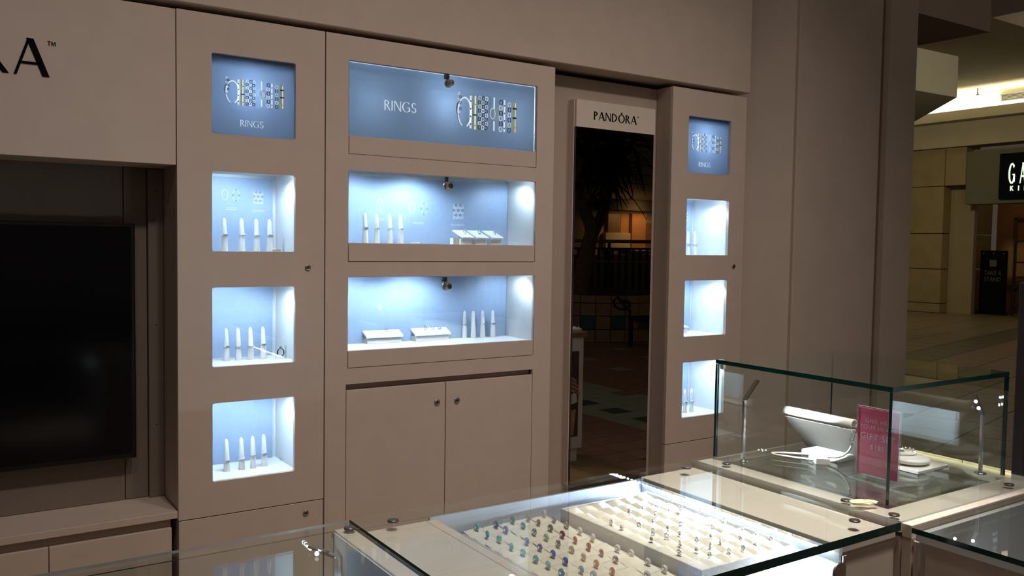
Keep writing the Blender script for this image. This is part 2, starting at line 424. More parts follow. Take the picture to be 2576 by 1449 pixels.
# ================================================================== SETTING
# shop floor and mall floor slab
mb = MB(); mb.box(-4, 30, -14, 20, -1.62, -1.578); floor = struct(mb, 'floor', M['floor'])
mb = MB(); mb.box(-3.9, 4.055, -.2, 3.5, -1.578, -1.57); struct(mb, 'trim_1', M['shopfloor'])
# wall behind the units
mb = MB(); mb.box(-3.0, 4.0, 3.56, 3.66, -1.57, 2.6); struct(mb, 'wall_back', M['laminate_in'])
# header board above the wall units, closed canopy ceiling
mb = MB(); mb.bbox(-3.0, 3.645, 3.2, 3.56, .832, 3.4, .004); struct(mb, 'trim_2', M['laminate'])
mb = MB(); mb.box(-3.0, 6.5, -3, 3.95, 3.4, 3.5); struct(mb, 'ceiling', M['mall'])
# pier to the right of the units: angled return, flat face, dark slot, end strip
mb = MB(); mb.prism([(3.64,3.52),(4.03,3.215),(4.034,3.2),(4.042,3.2),(4.042,3.56),(3.64,3.56)], 2, -1.57, 3.4); pier = struct(mb, 'wall_right', M['wallpaint'])
mb = MB(); mb.box(4.030, 4.0445, 3.196, 3.212, -1.57, 3.4); struct(mb, 'edge_trim', M['laminate'], pier)
mb = MB(); mb.box(4.046, 4.817, 3.205, 3.9, -1.57, 3.4); struct(mb, 'pier_panel', M['wallpaint'], pier)
mb = MB(); mb.box(4.817, 4.89, 3.30, 3.9, -1.57, 3.4); struct(mb, 'shutter_slot', M['dark'], pier)
mb = MB(); mb.box(4.862, 4.885, 3.235, 3.30, -1.57, 3.4); struct(mb, 'shutter_track', M['brownslab'], pier)
mb = MB(); mb.box(4.89, 5.182, 3.2, 3.9, -1.57, 3.4); struct(mb, 'pier_end_strip', M['wallpaint'], pier)

# ---- mall beyond the pier
XW = 21.0
mb = MB(); mb.box(XW+.35, XW+.5, 11.5, 17, -1.57, 3.2); farwall = struct(mb, 'wall_far', M['mall'])
# beige facing slabs on the far wall, each one a piece
def slab(y0, y1, z0, z1, x=XW):
    m_ = MB(); m_.bbox(x, x+.34, y0+.008, y1-.008, z0+.008, z1-.008, .006); return struct(m_, 'slab', M['mall_tile'], farwall)
zs_ = [-1.57, -1.33, -.46, .44, 1.63, 2.58]
for j in range(5):
    ys_ = [12.10, 13.2, 14.5, 16]
    if j == 4: ys_ = [11.56]+ys_
    for k in range(len(ys_)-1): slab(ys_[k], ys_[k+1], zs_[j], zs_[j+1])
for j in range(4):                                     # recessed slabs beside the shop entrance
    m_ = MB(); m_.bbox(XW+.345, XW+2.2, 12.02, 12.09, zs_[j]+.008, zs_[j+1]-.008, .006); struct(m_, 'slab', M['mall_tile'], farwall)
# band, fascia with the light cove, ceiling
mb = MB(); mb.box(XW-.1, XW+.5, 4, 17, 2.58, 3.2); struct(mb, 'trim_3', M['mall_pale'])
mb = MB()
mb.box(20.62, 20.67, 4, 17, 3.205, 3.42); mb.box(20.62, XW+.5, 4, 17, 3.19, 3.205)
struct(mb, 'trim_4', M['mall_pale'])
mb = MB(); mb.box(XW, XW+.1, 4, 17, 3.2, 3.86); struct(mb, 'trim_5', M['mall_pale'])
mb = MB(); mb.box(6.5, XW+.2, -14, 17, 3.86, 3.95); struct(mb, 'ceiling', M['mall'])
area('cove_lamp', (20.82, 10.2, 3.3), (20.95, 10.2, 4.3), 210, .12, (1.0, .95, .72), size_y=11)
mb = MB(); mb.prism([(5.2,3.41),(6.40,3.39),(6.38,3.93),(5.2,4.2)], 2, 1.6, 2.9); struct(mb, 'trim_6', M['wallpaint'])
mb = MB(); mb.prism([(10.0,6.95),(12.15,6.87),(13.85,8.54),(10.2,8.9)], 2, 2.2, 2.78); struct(mb, 'trim_7', M['mall_pale'])
p = on_z(2498, 45, 2.6)
mb = MB(); mb.box(p[0]-.02, p[0]+6, -1, p[1], 2.6, 3.0); struct(mb, 'trim_8', M['wallpaint'])

# entrance of the shop across the hall
mb = MB(); mb.box(XW+2.6, XW+2.7, 4, 12.1, -1.57, 2.4); entr = struct(mb, 'wall_entrance', M['orange'])
for (y0, y1, z0, z1, m_) in ((11.55,11.62,-1.5,.9,'brownslab'),(10.55,10.62,-1.5,.9,'brownslab'),(10.55,11.62,.84,.92,'brownslab'),(9.4,9.46,-1.5,.7,'brownslab'),(4.2,12.0,-.95,-.86,'brownslab'),(9.9,10.25,-.7,.6,'mall_pale')):
    q = MB(); q.bbox(XW+2.54, XW+2.598, y0, y1, z0, z1, .006); struct(q, 'door_frame', M[m_], entr)
q = MB(); q.box(XW+.3, XW+2.6, 4, 11.56, 2.4, 2.5); struct(q, 'trim_9', M['mall'])
area('entrance_lamp', (XW+1.4, 10.6, 2.2), (XW+2.5, 10.6, -.5), 2, .5, (1, .7, .35))
# sign board with lit letters
t = thing('shop_sign', 'black shop sign with lit white letters GAP KIDS above the far entrance', 'sign', (XW, 9.9, 1.147))
mb = MB(); mb.bbox(XW-.06, XW+.3, 6.0, 11.53, 1.147, 2.43, .01); mb.build('sign_band', mat('grey_green_fascia', (.19, .19, .14), .7, noise=.05), t)
mb = MB(); mb.bbox(XW-.14, XW-.062, 8.6, 10.697, 1.243, 2.313, .01); mb.build('sign_box', M['navy'], t)
def place_gap(y0, z0): return lambda u, v, d: (XW-.142-d, y0-u, z0+v)
lettering('GAP', .475, place_gap(10.475, 1.596), .02, 1.5, .22, .34).build('lit_letter', M['sign_on'], t)
lettering('KIDS', .115, place_gap(10.42, 1.43), .02, 1.3, .95, .85).build('lit_letter', M['sign_on'], t)
# sandwich board in the entrance
t = thing('sign_board', 'tall dark blue sign board reading TAKE A STAND in the far entrance', 'sign', (22.0, 11.3, -1.57))
mb = MB(); mb.bbox(21.97, 22.03, 10.99, 11.64, -1.50, .035, .01); mb.build('panel', M['navy'], t)
mb = MB(); mb.bbox(21.88, 22.12, 10.97, 11.66, -1.57, -1.50, .01); mb.build('foot', M['black'], t)
pl = lambda z0: (lambda u, v, d: (21.966-d, 11.315-u, z0+v))
dim = mat('dim_grey_lettering', (.16, .17, .18), .6, noise=.05)
font_mb('TAKE A', .155, pl(-.58), .004, sx=.82).build('printed_text', dim, t)
font_mb('STAND', .155, pl(-.74), .004, sx=.82).build('printed_text', dim, t)
mb = MB(); mb.box(21.96, 21.966, 11.23, 11.40, -.37, -.20); mb.build('printed_square', dim, t)
for k in range(3):
    mb = MB(); mb.ball((21.965, 11.56-.25*k, -.045), .022, 8); mb.build('screw_cap', M['steel'], t)
# garment rack beside it
t = thing('shelf_rack', 'dark metal shelf rack at the far right, beside the dark sign board', 'rack', (22.0, 10.4, -1.57))
for y in (10.82, 9.9):
    mb = MB(); mb.tube([(22.0, y, -1.57), (22.0, y, .2), (22.0, y-.05 if y > 10 else y+.05, .27)], .025, 8); mb.build('post', M['dark'], t)
for z in (.27, -.25, -.62, -1.02, -1.3):
    mb = MB(); mb.bbox(21.97, 22.4, 9.9, 10.84, z-.02, z+.02, .005); mb.build('shelf', M['dark'], t)
# ceiling vent and sprinkler in the cove
t = thing('ceiling_vent', 'rectangular grey ceiling vent in the bright light cove', 'vent', (XW-.01, 10.0, 3.64))
mb = MB()
for (a, b, c, d) in ((9.2,10.8,3.545,3.565),(9.2,10.8,3.715,3.735),(10.77,10.8,3.56,3.72),(9.2,9.23,3.56,3.72)): mb.box(XW-.04, XW-.001, a, b, c, d)
mb.build('frame', M['rail'], t)
mb = MB(); mb.box(XW-.012, XW-.001, 9.2, 10.8, 3.56, 3.72); mb.build('backing', mat('vent_grey', (.22, .23, .18), .7, noise=.1), t)
for k in range(5):
    mb = MB(); mb.box(XW-.035, XW-.012, 9.23, 10.77, 3.575+.03*k, 3.582+.03*k); mb.build('slat', M['rail'], t)
mb = MB(); mb.lathe((XW-.5, 11.09, 3.70), [(.012,.16),(.012,.02),(.035,.018),(.035,.0)], 8); 
single(mb, 'sprinkler_head', M['dark'], 'small sprinkler head hanging in front of the bright light cove', 'sprinkler', (XW-.5, 11.09, 3.86))

# ---- floor tiles of the hall (only the stretch in view)
def tile_mesh(name, sx, sy, m_):
    q = MB(); q.bbox(-sx/2, sx/2, -sy/2, sy/2, -.008, 0, .002); return q.mesh(name, m_)
def put(me, name, parent, x, y, z):
    o = bpy.data.objects.new(name, me); COL.objects.link(o); o.parent = parent; o.location = (x, y, z+H) if parent.type != 'EMPTY' else (x-ROOT[parent.name][0], y-ROOT[parent.name][1], z-ROOT[parent.name][2]); return o
P = .62
TM = {k: tile_mesh('tile', P-.012, P-.012, M[k]) for k in ('tile_b', 'tile_r', 'tile_d')}
def project(p):
    c = AX @ np.array(p); return (CX+F*c[0]/c[2], CY+F*c[1]/c[2], c[2])
near, cnt = [], 0
floor_o = floor
FA = math.atan(.2264)
for i in range(-12, 24):
    for j in range(-14, 16):
        lx_, ly_ = P*i, P*j
        x = 12.57+lx_*math.cos(FA)-ly_*math.sin(FA); y = 7.36+lx_*math.sin(FA)+ly_*math.cos(FA)
        if x > 23.3 or x < 5.6: continue
        u, v, w = project((x, y, -1.57))
        if w > 0 and 2200 < u < 2680 and 730 < v < 1300:
            # one dark row runs across the hall, brown tiles on the near side of it
            near.append((w, x, y, 'tile_d' if j == 0 else ('tile_b' if j > 0 else 'tile_r')))
near.sort(); 
for (w, x, y, k) in near[:290]: o = put(TM[k], 'tile', floor_o, x, y, -1.57); o.rotation_euler = (0, 0, FA)
rest = near[290:]
if rest:
    for kk in ('tile_b', 'tile_r', 'tile_d'):
        q = MB()
        for (w, x, y, k) in rest:
            if k == kk: n_ = len(q.v); q.box(-P/2+.006, P/2-.006, -P/2+.006, P/2-.006, -1.578, -1.57); q.v[n_:] = [(x+p[0]*math.cos(FA)-p[1]*math.sin(FA), y+p[0]*math.sin(FA)+p[1]*math.cos(FA), p[2]) for p in q.v[n_:]]
        if q.v:
            o = q.build('far_tiles', M[kk], floor_o); o['kind'] = 'stuff'

# ================================================================== WALL UNITS
YF = 3.2                                                # front plane of all units
ZT = .808                                               # top of the units
def lock(parent, x, z, y=YF, r=.0115):
    m_ = MB(); m_.lathe((x, y, z), [(r,.0),(r,.004),(r*.8,.006),(r*.62,.0045)], 20, (0,-1,0)); o = m_.build('lock', M['steel'], parent)
    m_ = MB(); m_.box(x-.0035, x+.0035, y-.0062, y-.0046, z-.001, z+.001); m_.box(x-.001, x+.001, y-.0062, y-.0046, z-.005, z+.004); m_.build('keyhole', M['ink'], o)
    return o
def led_puck(parent, x, y, z):
    m_ = MB(); m_.lathe((x, y, z), [(.011,0),(.011,-.006),(.008,-.007)], 14, (0,0,1)); m_.cur = 0
    o = m_.build('led_puck', M['led'], parent); return o
def printer(parent, x0, z0, w, h, y, mats):
    """flat printed motifs on a poster; each motif is one part"""
    d = .0006; st = {'q': MB()}
    def quad(u0, u1, v0, v1, m_, dy=0):
        q = st['q']; q.cur = m_; q.box(x0+u0*w, x0+u1*w, y-d-dy, y-.0002-dy, z0+v0*h, z0+v1*h)
    def ell(cu, cv, ru, rv, t, m_, a0=0, a1=360, n=24, dy=0):
        q = st['q']; q.cur = m_
        for i in range(n):
            p = []
            for k in (i, i+1):
                a = math.radians(a0+(a1-a0)*k/n)
                p += [((cu+ru*math.cos(a))*w+x0, (cv+rv*math.sin(a))*h+z0), ((cu+(ru-t)*math.cos(a))*w+x0, (cv+(rv-t*w/h)*math.sin(a))*h+z0)]
            pts = [p[0], p[2], p[3], p[1]]
            q.add([(a, y-d-dy, b) for a, b in pts]+[(a, y-.0002-dy, b) for a, b in pts], [(0,1,2,3),(7,6,5,4),(0,4,5,1),(1,5,6,2),(2,6,7,3),(3,7,4,0)])
    def done(nm='printed_ring'):
        if st['q'].v: st['q'].build(nm, mats, parent)
        st['q'] = MB()
    return quad, ell, done
def ring_print(parent, x0, z0, w, h, y):
    quad, ell, done = printer(parent, x0, z0, w, h, y, [M['film_s'], M['film_g'], M['film_d'], M['film_w']])
    ell(.135, .47, .115, .44, .022, 3, -70, 250); ell(.135, .47, .117, .45, .006, 2, 100, 250); done()
    ell(.04, .55, .035, .18, .012, 2, 60, 300, 10)
    for k in range(7): ell(.045+.022*(k%2), .98-.085*k, .02, .05, .009, 2 if k%2 else 0, n=8)
    done()
    quad(.215, .245, .02, .96, 3)
    for k in range(4): quad(.222, .238, .12+.22*k, .17+.22*k, 2, .0005)
    done()
    for (a, b) in ((.268, .283), (.288, .315), (.318, .33)): quad(a, b, .0, .97, 1 if a != .288 else 3)
    for k in range(3): quad(.27, .328, .1+.3*k, .14+.3*k, 2 if k == 1 else 1, .0005)
    quad(.283, .288, 0, .97, 2); quad(.315, .318, 0, .97, 2); done()
    for c in (.37, .425, .475):
        for k in range(8): ell(c+.008*(k%2), .08+.12*k, .028, .070, .011, (0, 2, 3, 2)[(k+int(c*100))%4], n=8)
        done()
    quad(.595, .618, .02, .30, 3); quad(.595, .618, .66, .99, 3)
    ell(.585, .52, .045, .17, .012, 0, n=16); ell(.64, .50, .045, .18, .012, 1, n=16); done()
    for k in range(6): ell(.715+.006*(k%2), .09+.155*k, .032, .09, .014, 2 if k%2 else 0, n=10)
    done()
    quad(.765, .79, .02, .95, 3)
    for k in range(4): quad(.769, .786, .1+.22*k, .14+.22*k, 2, .0005)
    done()
    for k in range(6): ell(.86, .08+.15*k, .03, .085, .012, 0 if k%2 else 2, n=10)
    done()
    quad(.915, .945, .0, .93, 1); quad(.95, .965, .03, .9, 3); quad(.968, .98, .05, .88, 1); quad(.945, .95, .02, .9, 2)
    for k in range(3): quad(.913, .98, .15+.28*k, .2+.28*k, 2 if k else 1, .0005)
    done()
def small_print(parent, x0, z0, w, h, y, kinds):
    for (kind, u, v, s) in kinds:
        cx, cz = x0+u*w, z0+v*h
        quad, ell, done = printer(parent, cx, cz, 1, 1, y, [M['ink_w'], M['ink_d'], M['ink_s']])
        if kind == 'ring': ell(0, 0, .014*s, .024*s, .0022*s, 0); ell(0, 0, .0142*s, .0242*s, .0006, 1)
        if kind == 'beads':
            for k in range(12):
                a = 2*PI*k/12; ell(.014*s*math.cos(a), .023*s*math.sin(a), .0035*s, .0035*s, .0015*s, 2 if k%3 else 1, n=8)
        if kind == 'stack':
            for c in range(5):
                for k in range(6): ell((-.018+.009*c)*s, (-.022+.009*k)*s, .0045*s, .005*s, .0015*s, (0,2,0,1)[(c*2+k)%4], n=8)
        if kind == 'lines':
            for k in range(2): quad(-.022*s, .022*s, -.006*k-.0006, -.006*k+.0006, 0)
        done('printed_line' if kind == 'lines' else 'printed_ring')
def box_lamp(x, z, power, y):
    l = bpy.data.lights.new('box_lamp', 'POINT'); l.energy = power; l.color = (.68, .83, 1.0); l.shadow_soft_size = .03
    o = bpy.data.objects.new('box_lamp', l); COL.objects.link(o); o.location = (x, y, z+H)
def led_light(x, z, power, tgt, yy=YF+.035, angle=150):
    spot('case_led', (x, yy, z), tgt, power, COOL, angle, .6, .012)

def window_fit(parent, hx0, hx1, hz0, hz1, depth, flush_poster=False, floor_drop=.002):
    """opening: lined niche, backdrop and glass"""
    if flush_poster:
        n_ = niche(hx0-.04, hx1+.04, hz0-.03, hz1+.03, YF+.018, YF+.20); n_.build('light_box', M['traybox'], parent)
        m_ = MB(); m_.box(hx0-.04, hx1+.04, YF+.034, YF+.036, hz0-.03, hz1+.03); bd = m_.build('poster', M['film'], parent)
        m_ = MB(); m_.box(hx0-.04, hx1+.04, YF+.048, YF+.19, hz1-.026, hz1-.022); m_.build('added_baffle', M['white'], parent)  # unseen board added to darken the top band of the poster
    else:
        n_ = niche(hx0-.012, hx1+.012, hz0-floor_drop, hz1+.012, YF+.018, YF+depth); n_.build('niche', M['white'], parent)
        m_ = MB(); m_.box(hx0-.010, hx1-.004, YF+depth-.012, YF+depth-.004, hz0-floor_drop, hz1+.0); bd = m_.build('backdrop', M['backdrop'], parent)
    pane(hx0-.004, hx1+.004, YF+.0185, YF+.0215, hz0-.004, hz1+.004, 1).build('glass', GL, parent)
    return bd

def tower(label, x0, x1, wx0, wx1, posx):
    t = thing('display_tower', label, 'cabinet', ((x0+x1)/2, YF, -1.57))
    holes = [(wx0, wx1, .385, .672), (wx0, wx1, -.040, .250), (wx0, wx1, -.464, -.172), (wx0, wx1, -.888, -.597)]
    panel_holes(x0, x1-.0025, -1.0125, ZT, YF, YF+.018, holes, .008).build('door', M['laminate'], t)
    m_ = MB(); m_.bbox(x0+.001, x1-.0035, YF, YF+.018, -1.565, -1.0165, .001); dr = m_.build('drawer', M['laminate'], t)
    # carcass: sides, top, back
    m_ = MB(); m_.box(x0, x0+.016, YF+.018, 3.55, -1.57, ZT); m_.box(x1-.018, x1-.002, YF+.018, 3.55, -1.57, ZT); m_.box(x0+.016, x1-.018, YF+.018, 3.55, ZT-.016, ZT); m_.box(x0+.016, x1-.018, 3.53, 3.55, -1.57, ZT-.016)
    m_.build('carcass', M['laminate_in'], t)
    for k, h in enumerate(holes):
        bd = window_fit(t, *h, .272, k == 0)
        if k == 0:
            y = YF+.034; W_ = wx1-wx0
            ring_print(bd, wx0+.052*W_/.31, .499, .228*W_/.31, .098, y)
            s = .0245; w = lwidth('RINGS', s, .06)
            lettering('RINGS', s, lambda u, v, d: ((wx0+wx1)/2-w/2+u, y-.0003-d, .422+v), .0008, .75, .06).build('printed_letter', M['film_w'], bd)
            box_lamp((wx0+wx1)/2, .555, 3.2, YF+.125)
        else:
            cx = (wx0+wx1)/2
            led_puck(t, wx1-.05, YF+.055, h[3]+.0119); led_puck(t, cx-.05, YF+.055, h[3]+.0119)
            led_light(wx1-.045, h[3]-.004, 2.2, (wx1-.06, YF+.12, h[2]), YF+.06)
            led_light(cx-.05, h[3]-.004, 3.5, (cx-.05, YF+.2, h[2]+.03), YF+.05)
        if k == 1: small_print(bd, wx0, h[2], wx1-wx0, .29, YF+.26, [('ring', .375, .755, .9), ('beads', .515, .755, .9), ('stack', .80, .735, .9), ('lines', .45, .58, 1.0), ('lines', .80, .56, 1.1)])
    return t, dr
tl, dr = tower('tall cream display cabinet with four lit windows, left of the wide one', .697, 1.245, .817, 1.127, 0)
lock(tl, 1.176, -.1); lock(dr, 1.171, -1.059)
tr, dr2 = tower('tall cream display cabinet with four lit windows, right of the mirror', 3.078, 3.622, 3.192, 3.503, 1)
lock(tr, 3.55, -.099)

# ---- wide centre unit
cu = thing('display_cabinet', 'wide cream wall cabinet with three long lit windows and two doors', 'cabinet', (1.79, YF, -1.57))
X0, X1, HX0, HX1 = 1.2475, 2.341, 1.341, 2.245
holes = [(HX0, HX1, .347, .713), (HX0, HX1, -.078, .285), (HX0, HX1, -.503, -.138), (1.3345, 2.2435, -1.60, -.567)]
panel_holes(X0, X1, -1.57, ZT, YF, YF+.018, holes[:3]+[(1.3345, 2.2435, -1.569, -.567)]).build('face_frame', M['laminate'], cu)
m_ = MB(); m_.box(X0, X0+.016, YF+.018, 3.55, -1.57, ZT); m_.box(X1-.016, X1, YF+.018, 3.55, -1.57, ZT); m_.box(X0+.016, X1-.016, YF+.018, 3.55, ZT-.016, ZT); m_.box(X0+.016, X1-.016, 3.53, 3.55, -1.57, ZT-.016); m_.build('carcass', M['laminate_in'], cu)
m_ = MB(); m_.box(1.3345, 2.2435, YF+.03, YF+.04, -.61, -.555); m_.build('finger_groove', M['laminate_in'], cu)
for (a, b, lx) in ((1.3375, 1.7885, 1.748), (1.7925, 2.2415, 1.845)):
    m_ = MB(); m_.bbox(a, b, YF, YF+.018, -1.565, -.592, .0012); d_ = m_.build('door', M['laminate'], cu); lock(d_, lx, -.675, r=.0135)
for k, (zb, zg, zt) in enumerate(((.347, .420, .713), (-.078, -.002, .285), (-.503, -.433, -.138))):
    m_ = MB(); m_.bbox(HX0+.003, HX1-.003, YF-.001, YF+.018, zb+.002, zg, .001); fl = m_.build('drop_front', M['laminate'], cu)
    pane(HX0+.003, HX1-.003, YF+.004, YF+.009, zg, zt-.003, 1).build('glass', [M['glass'], M['acrylic_edge']], fl)
    if k == 0:
        niche(HX0-.03, HX1+.03, zb-.01, zt+.03, YF+.018, YF+.24).build('light_box', M['traybox'], cu)
        m_ = MB(); m_.box(HX0-.03, HX1+.008, YF+.036, YF+.038, zb, zt+.03); bd = m_.build('poster', M['film_c'], cu)
        m_ = MB(); m_.box(HX0-.004, HX1+.004, YF+.0182, YF+.0355, zt+.0005, zt+.004); m_.build('trim_bar', M['film_w'], cu)
        y = YF+.036
        ring_print(bd, 1.845, .497, .318, .150, y)
        s = .041; w = lwidth('RINGS', s, .06)
        lettering('RINGS', s, lambda u, v, d: (1.584-w/2+u, y-.0003-d, .540+v), .0008, .75, .06).build('printed_letter', M['film_w'], bd)
        box_lamp(1.80, .595, 6.0, YF+.13); box_lamp(1.45, .57, 1.6, YF+.16); box_lamp(2.14, .57, 1.6, YF+.16)
    else:
        niche(HX0-.004, HX1+.004, zg-.0025, zt+.016, YF+.018, YF+.25).build('niche', M['white'], cu)
        m_ = MB(); m_.box(HX0-.004, HX1+.002, YF+.238, YF+.246, zg-.0025, zt+.0); bd = m_.build('backdrop', M['backdrop'], cu)
        for (x, pw) in ((HX1-.06, 2.4), (1.72, 7.0), (1.47, 4.2)):
            led_puck(cu, x, YF+.06, zt+.0155); led_light(x, zt+.0, pw, (x, YF+.16, zg), YF+.06)
        if k == 1:
            small_print(bd, HX0, zg, HX1-HX0, .287, YF+.238, [('ring', .272, .57, 1.15), ('ring', .444, .55, 1.05), ('beads', .51, .545, 1.05), ('stack', .705, .52, 1.25), ('lines', .272, .37, 1), ('lines', .48, .33, 1.2), ('lines', .70, .32, 1.6)])
    # plunger lock hanging on the glass
    zl = zt-.042; g_ = MB(); g_.box(1.771, 1.787, YF-.008, YF+.012, zt-.022, zt-.004); g_.box(1.7775, 1.7805, YF-.006, YF+.002, zl+.012, zt-.02)
    br = g_.build('lock_bracket', M['dark'], cu)
    g_ = MB(); g_.lathe((1.781, YF-.002, zl), [(.0175,0),(.0185,.006),(.0175,.010),(.0145,.012),(.0135,.030),(.0115,.033)], 22, (.12,-1,0)); g_.build('lock_cylinder', M['steel'], br)
    g_ = MB(); g_.box(1.784, 1.792, YF-.0365, YF-.034, zl-.0012, zl+.0012); g_.build('keyhole', M['ink'], br)

# ---- sign panel over the screen niche, niche linings
t = thing('brand_sign', 'cream header panel with black brand letters above the dark screen', 'sign', (-.4, YF, .263))
m_ = MB(); m_.bbox(-1.6, .6935, YF, 3.42, .263, .806, .001); m_.build('panel', M['laminate'], t)
S_ = .118
ttxt = 'PANDQRA'; w = lwidth(ttxt, S_, .10)
lettering(ttxt, S_, lambda u, v, d: (.291-w+.085*S_+u, YF-d, .522+v), .003, 1.12, .10).build('letter', M['ink'], t)
lettering('TM', .014, lambda u, v, d: (.297+u, YF-d, .624+v), .002, 1.2, .05).build('trademark_letter', M['ink'], t)
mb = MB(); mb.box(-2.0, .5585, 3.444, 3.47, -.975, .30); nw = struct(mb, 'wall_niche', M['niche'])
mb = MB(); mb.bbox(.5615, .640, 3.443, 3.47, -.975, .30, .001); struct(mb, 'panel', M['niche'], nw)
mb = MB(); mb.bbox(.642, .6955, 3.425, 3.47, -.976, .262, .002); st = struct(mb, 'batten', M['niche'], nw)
for z in (-.32, -.70, .18):
    m_ = MB(); m_.lathe((.668, 3.425, z), [(.003,0),(.002,.001)], 8, (0,-1,0)); struct(m_, 'screw_head', M['dark'], st)
# screen
t = thing('television', 'large black flat screen on the left, set in the cream niche', 'television', (.0, 3.40, -.80))
m_ = MB(); m_.bbox(-.95, .588, 3.375, 3.41, -.806, .0565, .004); m_.build('housing', M['black'], t)
m_ = MB(); m_.box(-.935, .574, 3.3735, 3.3752, -.785, .043); m_.build('screen', M['screen'], t)
m_ = MB(); m_.box(-.5, .2, 3.41, 3.443, -.6, -.1); m_.build('wall_bracket', M['dark'], t)
# shelf and base cabinet under the screen
t = thing('base_cabinet', 'low cream cabinet with doors under the black screen', 'cabinet', (-.3, YF, -1.57))
m_ = MB(); m_.box(-1.6, .676, YF+.030, 3.45, -1.57, -1.003); m_.build('carcass', M['laminate_in'], t)
m_ = MB(); m_.bbox(.2855, .6755, YF+.012, YF+.029, -1.56, -1.037, .001); m_.build('door', M['laminate'], t)
m_ = MB(); m_.bbox(-.40, .2825, YF+.012, YF+.029, -1.56, -1.037, .001); m_.build('door', M['laminate'], t)
m_ = MB(); m_.bbox(-1.6, .694, YF, 3.47, -1.002, -.977, .001)
single(m_, 'shelf_board', M['laminate'], 'long cream shelf board on the low cabinet, below the black screen', 'shelf', (-.4, YF, -1.002))

# ---- recess with the mirror
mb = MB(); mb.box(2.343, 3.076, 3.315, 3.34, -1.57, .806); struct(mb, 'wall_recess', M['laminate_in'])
t = thing('mirror', 'tall narrow mirror with a cream brand name plate on top', 'mirror', (2.79, 3.29, -1.18))
mt = on_y(1450, 249, 3.262); ml, mr_ = mt[0], on_y(1646, 300, 3.262)[0]; mz1 = mt[2]; mzs = on_y(1449, 318, 3.262)[2]; mzb = on_y(1432, 1205, 3.262)[2]-.03
m_ = MB(); m_.bbox(ml, mr_, 3.264, 3.314, mzb, mzs, .001); m_.build('mirror_body', M['dark'], t)
m_ = MB(); m_.box(ml+.003, mr_-.001, 3.2622, 3.2638, mzb+.004, mzs-.002); m_.build('mirror_glass', M['mirror'], t)
m_ = MB(); m_.box(ml-.006, ml-.001, 3.272, 3.314, mzb, mz1); m_.build('edge_strip', M['laminate'], t)
m_ = MB(); m_.bbox(ml, mr_+.004, 3.258, 3.314, mzs, mz1, .001); npl = m_.build('name_plate', M['counter'], t)
pp = on_y(1494, 301, 3.258); pe = on_y(1606, 311, 3.258)
s = .040; w0 = lwidth('PANDQRA', 1, .1); 
lettering('PANDQRA', s, lambda u, v, d: (pp[0]+u*(pe[0]-.012-pp[0])/(w0*s), 3.258-d, pp[2]+v), .0015, 1.2, .10).build('letter', M['ink'], npl)
lettering('TM', .006, lambda u, v, d: (pe[0]-.009+u, 3.258-d, pp[2]+.034+v), .0012, 1.3, .05).build('trademark_letter', M['ink'], npl)

# ================================================================== RING STANDS AND RINGS IN THE WINDOWS
def cone_mb():
    q = MB(); n = 14; secs = []
    Hc = .128
    for i in range(13):
        t_ = i/12
        if t_ < .8: z = Hc*t_/.8*.86; k = z/Hc; rx = .0130-.0062*k; 
        else:
            a = (t_-.8)/.2*PI/2; z = Hc*.86+Hc*.14*math.sin(a); rx = (.0130-.0062*.86)*math.cos(a)+.0004
        off = -.0028*(z/Hc)**2
        secs.append((z, rx, off))
    V = []; Fs = []
    for (z, rx, off) in secs:
        for k in range(n):
            a = 2*PI*k/n; V.append((off+rx*math.cos(a), rx*.86*math.sin(a), z))
    for i in range(len(secs)-1):
        for k in range(n): Fs.append([i*n+k, i*n+(k+1)%n, (i+1)*n+(k+1)%n, (i+1)*n+k])
    q.add(V, Fs, True); q.add(V[:n], [list(range(n))[::-1]]); q.add(V[-n:], [list(range(n))])
    return q
cone_me = cone_mb().mesh('ring_cone', M['resin'])
def ring_meshes(kind):
    b = MB(); g = MB(); R = .0112
    b.torus((-.0006,0,0), R, .0011, (0,0,1), 24, 6, 1.8)
    if kind == 0:
        for k in range(9): a = -PI/2+(-.9+.225*k); g.ball((R*math.cos(a)*1.08, R*math.sin(a)*1.08, .0008*(-1)**k), .0021, 6)
    elif kind == 1:
        g.ball((0, -R*1.15, 0), .0046, 10)
        for k in range(6): a = PI*k/3; g.ball((.0045*math.cos(a), -R*1.08, .0045*math.sin(a)), .0019, 6)
    else:
        for r in (-1, 1):
            for k in range(7): a = -PI/2+(-.8+.27*k); g.ball((R*math.cos(a)*1.06, R*math.sin(a)*1.06, .0024*r), .0022, 6)
        g.ball((.002, -R*1.2, .001), .0032, 8)
    return b.mesh('band', M['silver']), g.mesh('stones', M['oxide'] if kind != 1 else M['silver'])
RM = [ring_meshes(k) for k in range(3)]
ORD = ['first', 'second', 'third', 'fourth', 'fifth', 'sixth']
WINL = {'l2': 'second window of the left tower', 'l3': 'third window of the left tower', 'l4': 'lowest window of the left tower',
        'c2': 'middle window of the wide cabinet', 'c3': 'lowest window of the wide cabinet',
        'r2': 'second window of the right tower', 'r4': 'lowest window of the right tower'}
